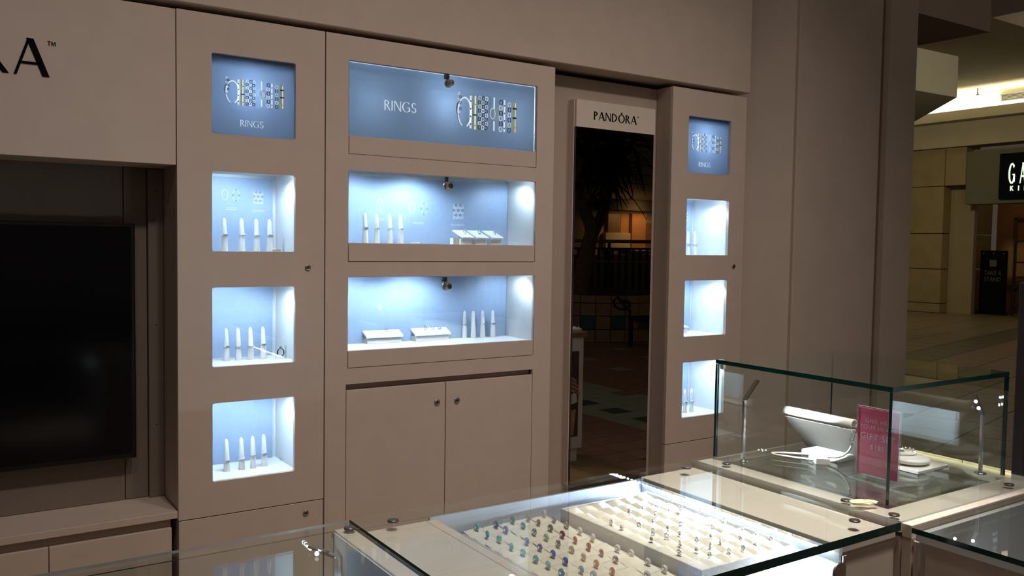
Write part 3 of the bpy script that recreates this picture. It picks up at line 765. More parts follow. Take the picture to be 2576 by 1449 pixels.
def stands(win, pts, floor_z, ring_h, y_fixed=None, skip=()):
    n = len(pts)
    for i, (px, py) in enumerate(pts):
        if y_fixed: v = on_y(px, 600, y_fixed); x, y = v[0], y_fixed
        else: v = on_z(px, py, floor_z); x, y = v[0], v[1]
        z = floor_z
        o = bpy.data.objects.new('ring_stand', cone_me); COL.objects.link(o); o.location = (x, y, z+H)
        o['label'] = f'white finger ring stand, {ORD[i]} from left in the {WINL[win]}'; o['category'] = 'ring stand'; o['group'] = f'finger stands in the {WINL[win]}'
        if i in skip: continue
        kd = (i*2+len(win)+ord(win[0]))%3
        t_ = thing('ring', f'silver ring on the {ORD[i]} finger stand, {WINL[win]}', 'ring', (x-.0008, y, z+ring_h[i]), f'rings in the {WINL[win]}')
        t_.rotation_euler = (random.uniform(-.08, .08), random.uniform(-.12, .12), .5+random.uniform(-.3, .3))
        for nm, me in zip(('band', 'stones'), RM[kd]):
            c_ = bpy.data.objects.new(nm, me); COL.objects.link(c_); c_.parent = t_
stands('l3', [(569.9,908),(600,906),(631,904),(662.5,902.5)], -.4655, [.056,.053,.052,.057])
stands('l2', [(565,0),(609,0),(646,0),(679,0)], -.0415, [.062]*4, 3.335)
stands('l4', [(570.7,1185.7),(608.2,1181.2),(637,1177),(664.6,1172)], -.8895, [.040,.044,.050,.048])
stands('c2', [(919,0),(948,0),(981,0),(1008,0)], -.004, [.064]*4, 3.335)
stands('c3', [(1169,850),(1190.6,850.6),(1214,849),(1239.7,848)], -.435, [.064,.06,.064,.064], skip=(1,))
stands('r2', [(1731.5,0),(1748,0)], -.0415, [.056]*2, 3.36)
stands('r4', [(1722.5,1038),(1738.8,1036)], -.8895, [.058]*2)

# wedge trays, small risers, ring pads
def loose_ring(x, y, z, label, group, kind=1, rz=.6):
    t_ = thing('ring', label, 'ring', (x, y, z), group); t_.rotation_euler = (1.35, 0, rz)
    for nm, me in zip(('band', 'stones'), RM[kind]):
        c_ = bpy.data.objects.new(nm, me); COL.objects.link(c_); c_.parent = t_
def wedge(x0, x1, y0, y1, z0, hf, hb, label, group, slots):
    t_ = thing('ring_tray', label, 'tray', ((x0+x1)/2, y0, z0), group)
    q = MB(); q.bbox(x0+.006, x1-.006, y0+.006, y1-.004, z0, z0+hf*.9, .001); q.build('base', M['white'], t_)
    q = MB(); q.prism([(y0,z0+hf),(y1,z0+hb),(y1,z0+hb+.008),(y0,z0+hf+.008)], 0, x0, x1); top = q.build('sloped_top', M['white'], t_)
    for k in range(slots):
        u = x0+(x1-x0)*(.22+.6*k/max(1,slots-1)); f = .55; yy = y0+(y1-y0)*f; zz = z0+hf+(hb-hf)*f+.0082
        q = MB(); q.box(u-.0012, u+.0012, yy-.012, yy+.012, zz-.0005, zz+.0008); q.build('slot', M['ink_s'], top)
    return t_
ZC3 = -.4355
def wedge_px(pl, pr, depth, label, group, slots=6, hf=.025, hb=.052):
    a = on_z(*pl, ZC3); b = on_z(*pr, ZC3); y0 = (a[1]+b[1])/2
    return wedge(a[0], b[0], y0, y0+depth, ZC3, hf, hb, label, group, slots), (a[0], b[0], y0)
tA, (ax, bx, y0) = wedge_px((920,866), (1017,862), .060, 'white sloped ring tray, left of two in the lowest wide window', 'sloped ring trays')
loose_ring(ax+.62*(bx-ax), y0+.036, ZC3+.058, 'silver ring standing on the left sloped tray in the lowest wide window', 'rings on the sloped trays', 1)
tB, (ax, bx, y0) = wedge_px((1045,860), (1134,855), .060, 'white sloped ring tray, right of two in the lowest wide window', 'sloped ring trays')
for k in range(3):
    loose_ring(ax+(.38+.2*k)*(bx-ax), y0+.036, ZC3+.058, f'silver ring, {ORD[k]} from left on the right sloped tray in the lowest wide window', 'rings on the sloped trays', k)
zr3 = -.4655; a = on_z(1719, 838, zr3)
wedge(3.205, 3.36, 3.33, 3.45, zr3, .030, .046, 'white sloped ring tray in the third window of the right tower', 'sloped ring trays', 4)
loose_ring(3.316, 3.40, zr3+.056, 'silver ring on the sloped tray in the third window of the right tower', 'rings on the sloped trays', 2)
# three tilted pads on blocks in the middle wide window
for k, (cx_, cz_) in enumerate(((1162,588),(1199,588),(1237,589))):
    c = on_y(cx_, cz_, 3.34); x, z = c[0], -.0045
    t_ = thing('ring_pad', f'white tilted ring pad on a block, {ORD[k]} of three in the middle wide window', 'ring pad', (x, 3.34, z), 'tilted ring pads')
    q = MB(); q.bbox(x-.022, x+.036, 3.31, 3.37, z, z+.028, .001); q.build('block', M['white'], t_)
    q = MB(); q.prism([(3.29,z+.029),(3.385,z+.062),(3.383,z+.067),(3.288,z+.034)], 0, x-.026, x+.034); q.build('pad', M['white'], t_)
    loose_ring(x+.012, 3.335, z+.060, f'silver ring on the {ORD[k]} tilted pad in the middle wide window', 'rings on the tilted pads', (1,2,1)[k])
def blockpx(px, py, y, w, h, d, z, label):
    c = on_y(px, py, y); q = MB(); q.bbox(c[0]-w/2, c[0]+w/2, y-d/2, y+d/2, z, z+h, .001)
    single(q, 'white_block', M['white'], label, 'block', (c[0], y, z))
blockpx(1144, 606, 3.27, .032, .030, .03, -.0045, 'small white block left of the tilted pads in the middle wide window')
blockpx(1042, 612, 3.28, .042, .008, .02, -.0045, 'low white price card block in the middle wide window')
blockpx(694, 631, 3.25, .034, .012, .02, -.0415, 'low white block at the front right of the second left window')
# clear plaque with the O mark in the third left window
zq = -.4655; c = on_z(706, 902, zq)
t_ = thing('logo_plaque', 'small clear plaque with a crowned black O in the third left window', 'plaque', (c[0], c[1], zq))
pane(c[0]-.020, c[0]+.020, c[1], c[1]+.003, zq, zq+.055, 1).build('plate', [M['glass'], M['acrylic_edge']], t_)
lettering('Q', .033, lambda u, v, d: (c[0]-.016+u, c[1]-.0003-d, zq+.008+v), .0006, 1.1, 0).build('letter', M['ink'], t_)

# ================================================================== COUNTERS
ZC = -.62                                               # top of the counter glass
GT = .019
def disc(parent, px, py, zt=None):
    v = on_z(px, py, ZC); q = MB(); q.lathe((v[0], v[1], ZC+.0003), [(.0125,0),(.0125,.0035),(.0115,.0042)], 24); return q.build('fixing_disc', M['disc'], parent)
# ---- main counter
mc = thing('display_counter', 'glass-topped display counter with two jewellery trays, front centre', 'counter', (1.285, 1.45, -1.57))
CX0, CX1, CY0, CY1 = .752, 1.818, 1.118, 1.778
pane(CX0, CX1, CY0, CY1, ZC-GT, ZC, 2, 'back right').build('glass_top', GL, mc)
zt = ZC-GT-.0006
m_ = MB(); m_.bbox(CX0+.006, .9215, CY0+.01, 1.735, zt-.018, zt, .001); m_.build('left_cap', M['counter'], mc)
m_ = MB(); m_.bbox(.9235, .948, CY0+.012, 1.735, -.80, zt-.0005, .001); m_.build('cap_lip', M['counter'], mc)
m_ = MB(); m_.bbox(1.612, CX1-.004, CY0+.010, CY1-.012, zt-.018, zt, .001); m_.build('right_cap', M['counter'], mc)
m_ = MB(); m_.box(1.622, CX1-.006, CY0+.012, CY1-.014, -1.57, zt-.0185); m_.build('end_body', M['laminate'], mc)
m_ = MB(); m_.box(CX0+.006, .9215, CY0+.01, 1.735, -1.57, zt-.0185); m_.build('end_body', M['laminate'], mc)
m_ = MB(); m_.box(1.614, 1.6218, CY0+.014, 1.764, -.80, zt-.018); m_.build('side_liner', M['liner_w'], mc)
m_ = MB(); m_.box(.949, 1.6135, 1.765, 1.773, -.80, zt-.006); m_.build('back_liner', M['liner'], mc)
m_ = MB(); m_.box(.949, 1.6135, CY0+.02, 1.7645, -.735, -.7205); m_.build('deck', M['liner_w'], mc)
pane(.948, 1.612, CY0+.006, CY0+.012, -.80, zt-.001, 1).build('front_glass', [M['glass'], M['acrylic_edge']], mc)
m_ = MB(); m_.box(.949, 1.612, CY0+.008, CY0+.019, -1.57, -.801); m_.build('front_panel', M['laminate'], mc)
m_ = MB(); m_.bbox(1.612, 1.6225, CY0+.0015, CY0+.0095, -.74, zt-.02, .001); cl = m_.build('hinge_bar', M['chrome'], mc)
m_ = MB(); m_.lathe((1.600, CY0+.0045, -.694), [(.022,0),(.022,.003),(.019,.004)], 22, (0,-1,0)); m_.build('hinge_clip', M['steel'], cl)
for k in range(46):                                    # row of diodes along the right edge
    if k == 0:
        q = MB(); q.box(1.6005, 1.6128, CY0+.03, 1.758, zt-.013, zt-.006); strip = q.build('led_strip', M['chrome'], mc)
        q = MB(); q.bbox(-.0018, .0018, -.003, .003, -.0035, .0, .001); ledm = q.mesh('led', M['led'])
    o = bpy.data.objects.new('led', ledm); COL.objects.link(o); o.parent = strip; o.location = (1.6045-1.285, CY0+.035+.0157*k-1.45, zt-.0131+1.57)
area('counter_led', (1.600, 1.44, zt-.016), (1.52, 1.44, -.70), 11.0, .008, (.80, .90, 1.0), size_y=.60)
for p in ((989,1312),(1727,1178),(2150,1312)): disc(mc, *p)

# ---- left counter: all glass at the back
lc = thing('glass_counter', 'all-glass display counter at the bottom left with a thin lamp', 'counter', (0, 1.45, -1.57))
pane(-1.2, .744, CY0, 1.775, ZC-.006, ZC, 2, 'right').build('glass_top', [M['glass'], M['acrylic_edge']], lc)
pane(-1.2, .700, 1.738, 1.744, -1.05, (ZC-.0068)-.001, 1).build('back_glass', GL, lc)
m_ = MB(); m_.bbox(.704, .743, CY0+.01, 1.748, -1.05, (ZC-.0068), .001); m_.build('end_panel', M['counter'], lc)
m_ = MB(); m_.box(.7005, .7035, CY0+.012, 1.737, -1.05, (ZC-.0068)-.004); m_.build('end_liner', M['liner_w'], lc)
m_ = MB(); m_.box(-1.2, .743, CY0+.01, 1.748, -1.57, -1.05); m_.build('base', M['laminate'], lc)
disc(lc, 880, 1331)
m_ = MB(); m_.bbox(.700, .748, 1.742, 1.756, (ZC-.0068)-.02, (ZC-.0068)-.004, .002); m_.build('hinge', M['steel'], lc)

def led_lamp(label, x, y, z0, zk, tip, leds, group='thin post lamps'):
    t_ = thing('post_lamp', label, 'lamp', (x, y, z0), group)
    q = MB(); q.lathe((x, y, z0), [(.016,0),(.016,.003),(.006,.004)], 16); q.build('foot', M['chrome'], t_)
    q = MB(); q.bbox(x-.005, x+.005, y-.004, y+.004, z0+.003, zk, .001); q.build('post', M['chrome'], t_)
    k = Vector((x, y, zk)); T = Vector(tip); d = (T-k).normalized(); sd = d.cross(Vector((0,0,1))).normalized()*.006; up = sd.cross(d).normalized()*.003
    q = MB(); q.add([k+sd+up, k-sd+up, k-sd-up, k+sd-up, T+sd+up, T-sd+up, T-sd-up, T+sd-up], [(0,1,2,3),(7,6,5,4),(0,4,5,1),(1,5,6,2),(2,6,7,3),(3,7,4,0)]); hd = q.build('head', M['chrome'], t_)
    for L in leds:
        q = MB(); q.ball(L, .0045, 10); q.build('led', M['led_spot'], hd)
    return t_
v = on_z(781, 1379, -.652); v2 = on_z(797, 1389, -.652)
led_lamp('thin lamp with two bright diodes inside the bottom left glass counter', .688, 1.70, -1.05, -.668, (v[0]-.004, v[1], -.646), [(v[0], v[1], -.652), (v2[0], v2[1], -.655)])
spot('lamp_led', (v[0], v[1], -.658), (v[0]-.1, v[1]-.15, -1.05), 1.2, COOL, 120, .6, .006)

# ---- corner unit under the glass box
cn = thing('corner_counter', 'corner counter with cream rim carrying the tall glass box', 'counter', (2.15, 1.45, -1.57))
UX0, UX1, UY0, UY1 = 1.824, 2.52, 1.122, 1.786
pane(UX0, UX1, UY0, UY1, ZC-.007, ZC, 2, 'back right').build('glass_sheet', [M['glass'], M['acrylic_edge']], cn)
z7 = ZC-.0076
m_ = panel_holes(UX0+.002, UX1, UY0+.002, UY1-.004, z7-.02, z7, [(1.908, 2.452, 1.208, 1.772)])
m_.v = [(p[0], p[2], 2*z7-.02-p[1]) for p in m_.v]; m_.f = [f[::-1] for f in m_.f]; m_.build('rim', M['counter'], cn)
m_ = MB(); m_.box(1.90, 2.46, 1.20, 1.78, z7-.030, z7-.021); m_.build('deck', M['deck'], cn)
m_ = MB(); m_.box(UX0+.003, UX1, UY0+.003, UY1-.006, -1.57, z7-.031); m_.build('body', M['laminate'], cn)
m_ = MB(); m_.bbox(UX0+.004, UX1, 1.098, 1.1215, -.655, ZC-.004, .001); m_.build('front_board', M['counter'], cn)
m_ = MB(); m_.box(UX0+.006, UX1, 1.100, 1.1215, -1.57, -.656); m_.build('front_panel', M['laminate'], cn)
m_ = MB(); m_.bbox(UX0+.012, 1.853, 1.085, 1.097, -1.57, -.66, .001); m_.build('corner_post', M['laminate'], cn)
for p in ((1828,1168),(2128,1261),(2249,1297),(2538,1221)): disc(cn, *p)
# glass box
vb = thing('glass_case', 'clear glass display box with green edges on the corner counter', 'display case', (2.18, 1.49, ZC))
VX0, VX1, VY0, VY1, VT = 1.905, 2.45, 1.205, 1.775, -.33
pane(VX0, VX1, VY0, VY1, VT-.012, VT, 2, 'back right').build('top_pane', GL, vb)
zb = ZC+.0006
pane(VX0, VX1, VY0, VY0+.008, zb, VT-.0125, 1, 'top bottom').build('front_pane', GL, vb)
pane(VX0, VX0+.008, VY0+.0085, VY1-.0085, zb, VT-.0125, 0, 'top bottom').build('side_pane', GL, vb)
pane(VX1-.008, VX1, VY0+.0085, VY1-.0085, zb, VT-.0125, 0, 'top bottom').build('side_pane', GL, vb)
pane(VX0, VX1, VY1-.008, VY1, zb, VT-.0125, 1, 'top bottom right').build('back_pane', GL, vb)
m_ = MB(); m_.bbox(VX0+.0085, VX0+.020, VY1-.022, VY1-.0085, VT-.028, VT-.0128, .001); m_.build('corner_clip', M['acrylic_edge'], vb)

# ---- contents of the glass box
zd = ZC+.0006
rp = thing('bracelet_ramp', 'white leather ramp with a rolled top edge in the glass box', 'jewellery stand', (2.2, 1.59, zd))
def ramp_pts(n=16):
    pts = []
    for i in range(n+1): a = math.radians(-40+250*i/n); pts.append((2.146+.0155*math.cos(a), -.495+.0155*math.sin(a)))
    return pts
q = MB(); cr = ramp_pts(); inner = [(2.146+(p[0]-2.146)*.72, -.495+(p[1]+.495)*.72) for p in cr]
ya, yb = 1.472, 1.708; n = len(cr)
V = [(p[0], ya, p[1]) for p in cr]+[(p[0], yb, p[1]) for p in cr]+[(p[0], ya, p[1]) for p in inner]+[(p[0], yb, p[1]) for p in inner]
Fs = []
for i in range(n-1):
    Fs += [[i, i+1, n+i+1, n+i], [2*n+i, 3*n+i, 3*n+i+1, 2*n+i+1], [i, 2*n+i, 2*n+i+1, i+1], [n+i, n+i+1, 3*n+i+1, 3*n+i]]
Fs += [[0, n, 3*n, 2*n], [n-1, 3*n-1, 4*n-1, 2*n-1]]
q.add(V, Fs, True); q.build('rolled_edge', M['leather'], rp)
q = MB(); q.add([(2.137,ya,-.509),(2.137,yb,-.509),(2.245,yb-.004,zd+.004),(2.245,ya+.02,zd+.004),(2.152,ya,-.509),(2.152,yb,-.509),(2.262,yb-.004,zd),(2.262,ya+.02,zd)],
               [(0,1,2,3),(7,6,5,4),(0,4,5,1),(1,5,6,2),(2,6,7,3),(3,7,4,0)]); q.build('sloping_panel', M['leather'], rp)
q = MB(); q.prism([(2.158,-.515),(2.262,zd+.003),(2.262,zd),(2.165,zd)], 1, 1.0, 1.0) if False else None
q = MB(); q.bbox(2.16, 2.26, 1.53, 1.66, zd, zd+.016, .003); q.build('base_block', M['leather'], rp)
st = rp
path = [(2.150,1.478,-.545),(2.150,1.49,-.575),(2.150,1.53,-.600),(2.135,1.60,-.606),(2.10,1.66,-.610),(2.068,1.69,-.612),(2.060,1.675,-.613),(2.075,1.64,-.613),(2.105,1.58,-.613),(2.13,1.53,-.610),(2.145,1.49,-.59)]
def spline(P, n=6, closed=False):
    out = []; L = len(P)
    for i in range(L if closed else L-1):
        p0, p1, p2, p3 = [Vector(P[(i+k)%L]) if closed else Vector(P[max(0, min(L-1, i+k))]) for k in (-1,0,1,2)]
        for k in range(n):
            t_ = k/n; out.append(.5*((2*p1)+(p2-p0)*t_+(2*p0-5*p1+4*p2-p3)*t_*t_+(3*p1-p0-3*p2+p3)*t_**3))
    if not closed: out.append(Vector(P[-1]))
    return out
q = MB(); q.tube(spline(path, 5), .0034, 8); q.build('strap_loop', M['leather'], st)
q = MB()
for k in range(3): q.torus((2.150-.001*k, 1.474+.003*k, -.515-.012*k), .0055, .0014, (1,.3*k,.2), 14, 6)
q.tube([(2.149,1.48,-.540),(2.149,1.482,-.556)], .004, 8); q.build('clasp', M['chrome'], st)
q = MB()                                              # faceted white block in front
c0 = [(2.093,1.555),(2.132,1.612),(2.158,1.585),(2.122,1.530)]
V = [(x, y, zd) for x, y in c0]+[(x, y, zd+.016) for x, y in c0]+[(2.126,1.572,zd+.024)]
q.add(V, [(3,2,1,0),(0,1,5,4),(1,2,6,5),(2,3,7,6),(3,0,4,7),(4,5,8),(5,6,8),(6,7,8),(7,4,8)])
single(q, 'faceted_block', M['white'], 'small white faceted block standing in front of the white ramp', 'block', (2.126, 1.572, zd))
# pink sign in its acrylic holder
sg = thing('price_sign', 'pink gift set price card in a clear upright holder in the glass box', 'sign', (2.083, 1.356, zd))
q = MB(); q.box(2.0815, 2.0845, 1.296, 1.416, zd+.012, -.427); card = q.build('card', M['pink'], sg)
pane(2.079, 2.081, 1.293, 1.419, zd+.003, -.423, 0).build('holder_front', [M['glass'], M['acrylic_edge']], sg)
pane(2.085, 2.087, 1.293, 1.419, zd+.003, -.423, 0).build('holder_back', [M['glass'], M['acrylic_edge']], sg)
pane(2.050, 2.116, 1.293, 1.419, zd, zd+.003, 2).build('holder_foot', [M['glass'], M['acrylic_edge']], sg)
ps = lambda z0: (lambda u, v, d: (2.0813-d, 1.356-u, z0+v))
for (tx, sz, z0, sp) in (('GIVE HER', .0165, -.466, 1.15), ('YOUR HEART', .0165, -.4835, 1.1), ('GIFT SET', .0245, -.511, 1.1), ('$185', .018, -.536, 1.2)):
    font_mb(tx, sz, ps(z0), .0002, spacing=sp).build('printed_text', M['pinktext'], card)
# oval pad with bracelet on a square board
pd = thing('cushion_board', 'square white board under an oval white cushion in the glass box', 'board', (2.315, 1.40, zd))
q = MB(); q.bbox(2.245, 2.395, 1.335, 1.475, zd, zd+.009, .001); q.build('board', M['leather'], pd)
q = MB(); pr = [(.0004,.0)]+[(.056*math.cos(a)**.55, .012+.012*math.sin(a)) for a in [math.radians(d) for d in range(-80, 90, 16)]]+[(.0004,.0245)]
q.lathe((2.315,1.405,zd+.0092), pr, 28)
single(q, 'cushion', M['leather'], 'oval white cushion on the square board in the glass box', 'cushion', (2.315, 1.405, zd+.0092))
br = thing('bracelet', 'white bracelet with silver charms lying on the oval cushion', 'bracelet', (2.315, 1.42, zd+.034))
q = MB(); q.torus((2.315,1.425,zd+.0372), .034, .0026, (0,0,1), 30, 8); q.build('band', M['leather'], br)
for k in range(3):
    a = -.3+.35*k; q = MB(); q.ball((2.315+.034*math.cos(a), 1.425+.034*math.sin(a), zd+.040), .0062, 10); q.build('charm', M['chrome'], br)
led_lamp('thin chrome lamp at the back left of the glass box', 1.937, 1.690, zd, on_x(1879, 1008, 1.937)[2], tuple(on_y(1905, 957, 1.705)), [])
h_ = on_y(2452, 992, 1.262); e1 = on_y(2455, 1009, 1.258); e2 = on_y(2462, 1026, 1.256)
k_ = on_y(2472, 1044, 1.252)
led_lamp('thin chrome lamp with two lit diodes at the right of the glass box', k_[0], 1.252, zd, k_[2], tuple(h_), [tuple(e1-np.array([.006,.003,0])), tuple(e2-np.array([.006,.003,0]))])
spot('lamp_led', (e1[0]-.02, e1[1]+.01, e1[2]-.004), (2.25, 1.42, -.60), .5, (.85, .93, 1), 70, .7, .006)
tl_ = on_y(1905, 957, 1.705)
spot('lamp_led', (tl_[0]+.004, tl_[1]-.004, tl_[2]-.008), (2.135, 1.56, -.52), 17, (.85, .93, 1), 85, .8, .006)
# crumpled paper scrap on the counter
q = MB(); v = on_z(2170, 1271, ZC)
random.seed(3)
q.ball((0,0,0), 1, 14); q.v = [(v[0]+p[0]*.030*(1+random.uniform(-.22,.22)), v[1]-p[0]*.018+p[1]*.013*(1+random.uniform(-.3,.3)), ZC+.0075+p[2]*.007*(1+random.uniform(-.2,.2))) for p in q.v]; q.sm = [False]*len(q.f)
single(q, 'paper_scrap', M['cork'], 'crumpled cream scrap lying at the foot of the glass box corner', 'paper', (v[0], v[1], ZC))

# ---- right counter running towards the viewer
rc = thing('side_counter', 'glass-topped counter at the bottom right running towards the viewer', 'counter', (2.2, .6, -1.57))
pane(1.803, 2.75, -.1, 1.083, ZC-.012, ZC, 2, 'back right').build('glass_top', GL, rc)
m_ = MB(); m_.bbox(1.815, 1.835, -.1, 1.080, -.652, ZC-.0128, .001); m_.build('edge_rail', M['liner_w'], rc)
m_ = MB(); m_.bbox(1.822, 1.838, -.1, 1.060, -1.57, -.6525, .001); m_.build('side_panel', M['laminate'], rc)
m_ = MB(); m_.box(1.838, 2.75, 1.066, 1.080, -1.57, ZC-.014); m_.build('end_panel', M['traybox'], rc)
m_ = MB(); m_.box(1.838, 2.75, -.1, 1.065, -.93, -.90); m_.build('deck', M['traybox'], rc)
m_ = MB(); m_.box(2.73, 2.75, -.1, 1.065, -.90, ZC-.014); m_.build('far_panel', M['traybox'], rc)
for (x_, y_) in ((1.868, 1.02), (1.88, .87)):
    q = MB(); q.ball((x_, y_, ZC-.018), .0035, 8); q.build('led', M['led_spot'], rc)
spot('case_led', (1.875, .95, ZC-.03), (2.3, .8, -.9), 1.0, COOL, 130, .6, .01)
# lit counter further right, seen only as a reflection in the glass box
fc = thing('lit_counter', 'counter with a blue-white lit front compartment, reflected in the glass box front', 'counter', (3.7, .1, -1.57))
m_ = MB(); m_.box(3.42, 3.95, -.35, .56, -1.57, -.90); m_.build('base', M['laminate'], fc)
m_ = MB(); m_.box(3.52, 3.54, -.33, .54, -.90, -.645); m_.build('back_liner', M['white'], fc)
m_ = MB(); m_.box(3.42, 3.95, .541, .56, -.90, -.645); m_.box(3.42, 3.95, -.35, -.331, -.90, -.645); m_.build('end_panels', M['white'], fc)
m_ = MB(); m_.bbox(3.40, 3.96, -.36, .57, -.645, -.62, .002); m_.build('top', M['counter'], fc)
pane(3.421, 3.426, -.33, .54, -.899, -.646, 0).build('front_glass', GL, fc)
area('counter_led', (3.445, .1, -.652), (3.52, .1, -.78), 5, .01, (.66, .83, 1), size_y=.8)
# dark post at the right edge
v = on_z(2567, 1240, -.62)
q = MB(); q.bbox(3.005, 3.065, 1.42, 1.46, -1.57, -.10, .004)
single(q, 'dark_post', M['purple'], 'dark plum post at the right edge of the picture, behind the glass box', 'post', (3.015, 1.44, -1.57))

# ================================================================== TRAYS
def pillow_mesh(s):
    q = MB(); n = 6; h = s/2; V = []; Fs = []
    for i in range(n+1):
        for j in range(n+1):
            u, v = -1+2*i/n, -1+2*j/n; b = (1-abs(u)**4)*(1-abs(v)**4)
            V.append((u*h*(1-.05*(1-abs(v))*(abs(u) > .99)), v*h*(1-.05*(1-abs(u))*(abs(v) > .99)), .0012+.0062*max(0, b)**.45))
    for i in range(n):
        for j in range(n): a = i*(n+1)+j; Fs.append([a, a+n+1, a+n+2, a+1])
    q.add(V, Fs, True)
    q.add([(-h,-h,0),(h,-h,0),(h,h,0),(-h,h,0),(-h,-h,.0012),(h,-h,.0012),(h,h,.0012),(-h,h,.0012)], [(3,2,1,0),(0,1,5,4),(1,2,6,5),(2,3,7,6),(3,0,4,7)])
    return q.mesh('pillow', M['cushion'])
PM = pillow_mesh(.0492)
def tray(label, x0, x1, y0, y1, z0, zrim, cols, rows, zp):
    t_ = thing('jewellery_tray', label, 'tray', ((x0+x1)/2, (y0+y1)/2, z0), 'jewellery trays in the main counter')
    q = MB(); q.box(x0, x1, y0, y1, z0, z0+.004); q.box(x0, x0+.004, y0, y1, z0+.004, zrim); q.box(x1-.004, x1, y0, y1, z0+.004, zrim); q.box(x0+.004, x1-.004, y0, y0+.004, z0+.004, zrim); q.box(x0+.004, x1-.004, y1-.004, y1, z0+.004, zrim)
    q.box(x0+.004, x1-.004, y0+.004, y1-.004, z0+.004, zp-.0002)
    q.build('tray_box', M['traybox'], t_)
    random.seed(11)
    for x in cols:
        for y in rows:
            o = bpy.data.objects.new('pillow', PM); COL.objects.link(o); o.parent = t_
            o.location = (x-(x0+x1)/2+random.uniform(-.0008,.0008), y-(y0+y1)/2+random.uniform(-.0008,.0008), zp-z0+.0004)
            o.rotation_euler = (random.uniform(.08,.20), random.uniform(-.09,.05), random.uniform(-.05,.05)); o.scale = (random.uniform(.97,1.02), random.uniform(.98,1.04), random.uniform(.85,1.25))
    return t_
zdk = -.7203
C1 = [1.064,1.113,1.164,1.211,1.261]; R1 = [1.740-.0483*k for k in range(12)]
C2 = [1.327,1.373,1.419,1.466,1.513,1.565]; R2 = [1.697-.0472*k for k in range(10)]
tray('low cream cushioned tray holding coloured glass beads, left in the counter', 1.035, 1.292, 1.175, 1.762, zdk, -.698, C1, R1, -.6985)
tray('higher cream cushioned tray holding silver charms, right in the counter', 1.302, 1.597, 1.236, 1.724, zdk, -.668, C2, R2, -.679)

# ---- beads
def bead_mat(name, c, speck=None):
    m_ = mat(name, c, .08, coat=.6, noise=.06, nscale=300)
    b = m_.node_tree.nodes['Principled BSDF']; b.inputs['Transmission Weight'].default_value = .08
    if speck:
        nt = m_.node_tree; vo = nt.nodes.new('ShaderNodeTexVoronoi'); vo.inputs['Scale'].default_value = 260
        r = nt.nodes.new('ShaderNodeValToRGB'); r.color_ramp.interpolation = 'CONSTANT'; r.color_ramp.elements[0].color = (*speck, 1); r.color_ramp.elements[1].position = .42; r.color_ramp.elements[1].color = (*c, 1)
        tc = nt.nodes.new('ShaderNodeTexCoord'); nt.links.new(tc.outputs['Object'], vo.inputs['Vector']); nt.links.new(vo.outputs['Distance'], r.inputs['Fac']); nt.links.new(r.outputs['Color'], b.inputs['Base Color'])
    return m_
BC = {'teal': (.0,.42,.45), 'navy blue': (.05,.10,.30), 'violet': (.22,.22,.75), 'dark green': (.0,.16,.08), 'sea green': (.02,.40,.28), 'speckled aqua': (.15,.75,.65),
      'pale pink': (.80,.60,.66), 'pale lilac': (.72,.66,.74), 'brown': (.15,.10,.075), 'pink': (.75,.45,.48), 'rose flowered': (.62,.40,.34), 'green and white': (.02,.25,.13),
      'pale green': (.42,.72,.52), 'maroon': (.28,.02,.07), 'periwinkle': (.22,.30,.80), 'black and white': (.06,.06,.09), 'red': (.45,.01,.03), 'aqua': (.15,.66,.62),
      'blue violet': (.10,.07,.65), 'olive gold': (.45,.38,.06), 'bright blue': (.0,.12,.72), 'sky blue': (.08,.55,.72), 'patterned red': (.40,.03,.06), 'coral patterned': (.78,.35,.25),
      'pale aqua': (.40,.76,.78), 'dark maroon': (.14,.01,.03), 'clear white': (.78,.80,.84), 'orange': (.85,.22,.06), 'light blue': (.12,.42,.72), 'red orange': (.80,.09,.04), 'pale blue': (.48,.74,.86)}
SPK = {'speckled aqua': (.9,.95,.95), 'rose flowered': (.85,.75,.70), 'green and white': (.8,.85,.85), 'black and white': (.8,.82,.85), 'patterned red': (.8,.45,.5), 'coral patterned': (.92,.86,.82), 'dark maroon': (.8,.7,.75)}
BM = {k: bead_mat('bead_'+k.replace(' ', '_'), tuple(q_*(.62 if max(c)-min(c) > .2 else .9) for q_ in c), SPK.get(k)) for k, c in BC.items()}
def bead_mesh(m_):
    q = MB(); R, r = .0047, .0032
    q.torus((0,0,0), R, r, (1,0,0), 22, 10, 1.12); return q.mesh('glass_ring', m_)
def core_mesh():
    q = MB(); q.lathe((-.0038,0,0), [(.0014,0),(.0030,-.0003),(.0030,.0006),(.0022,.0016),(.0022,.006),(.0030,.007),(.0030,.0079),(.0014,.0076)], 16, (1,0,0)); return q.mesh('silver_core', M['silver'])
COREM = core_mesh(); BME = {k: bead_mesh(m_) for k, m_ in BM.items()}
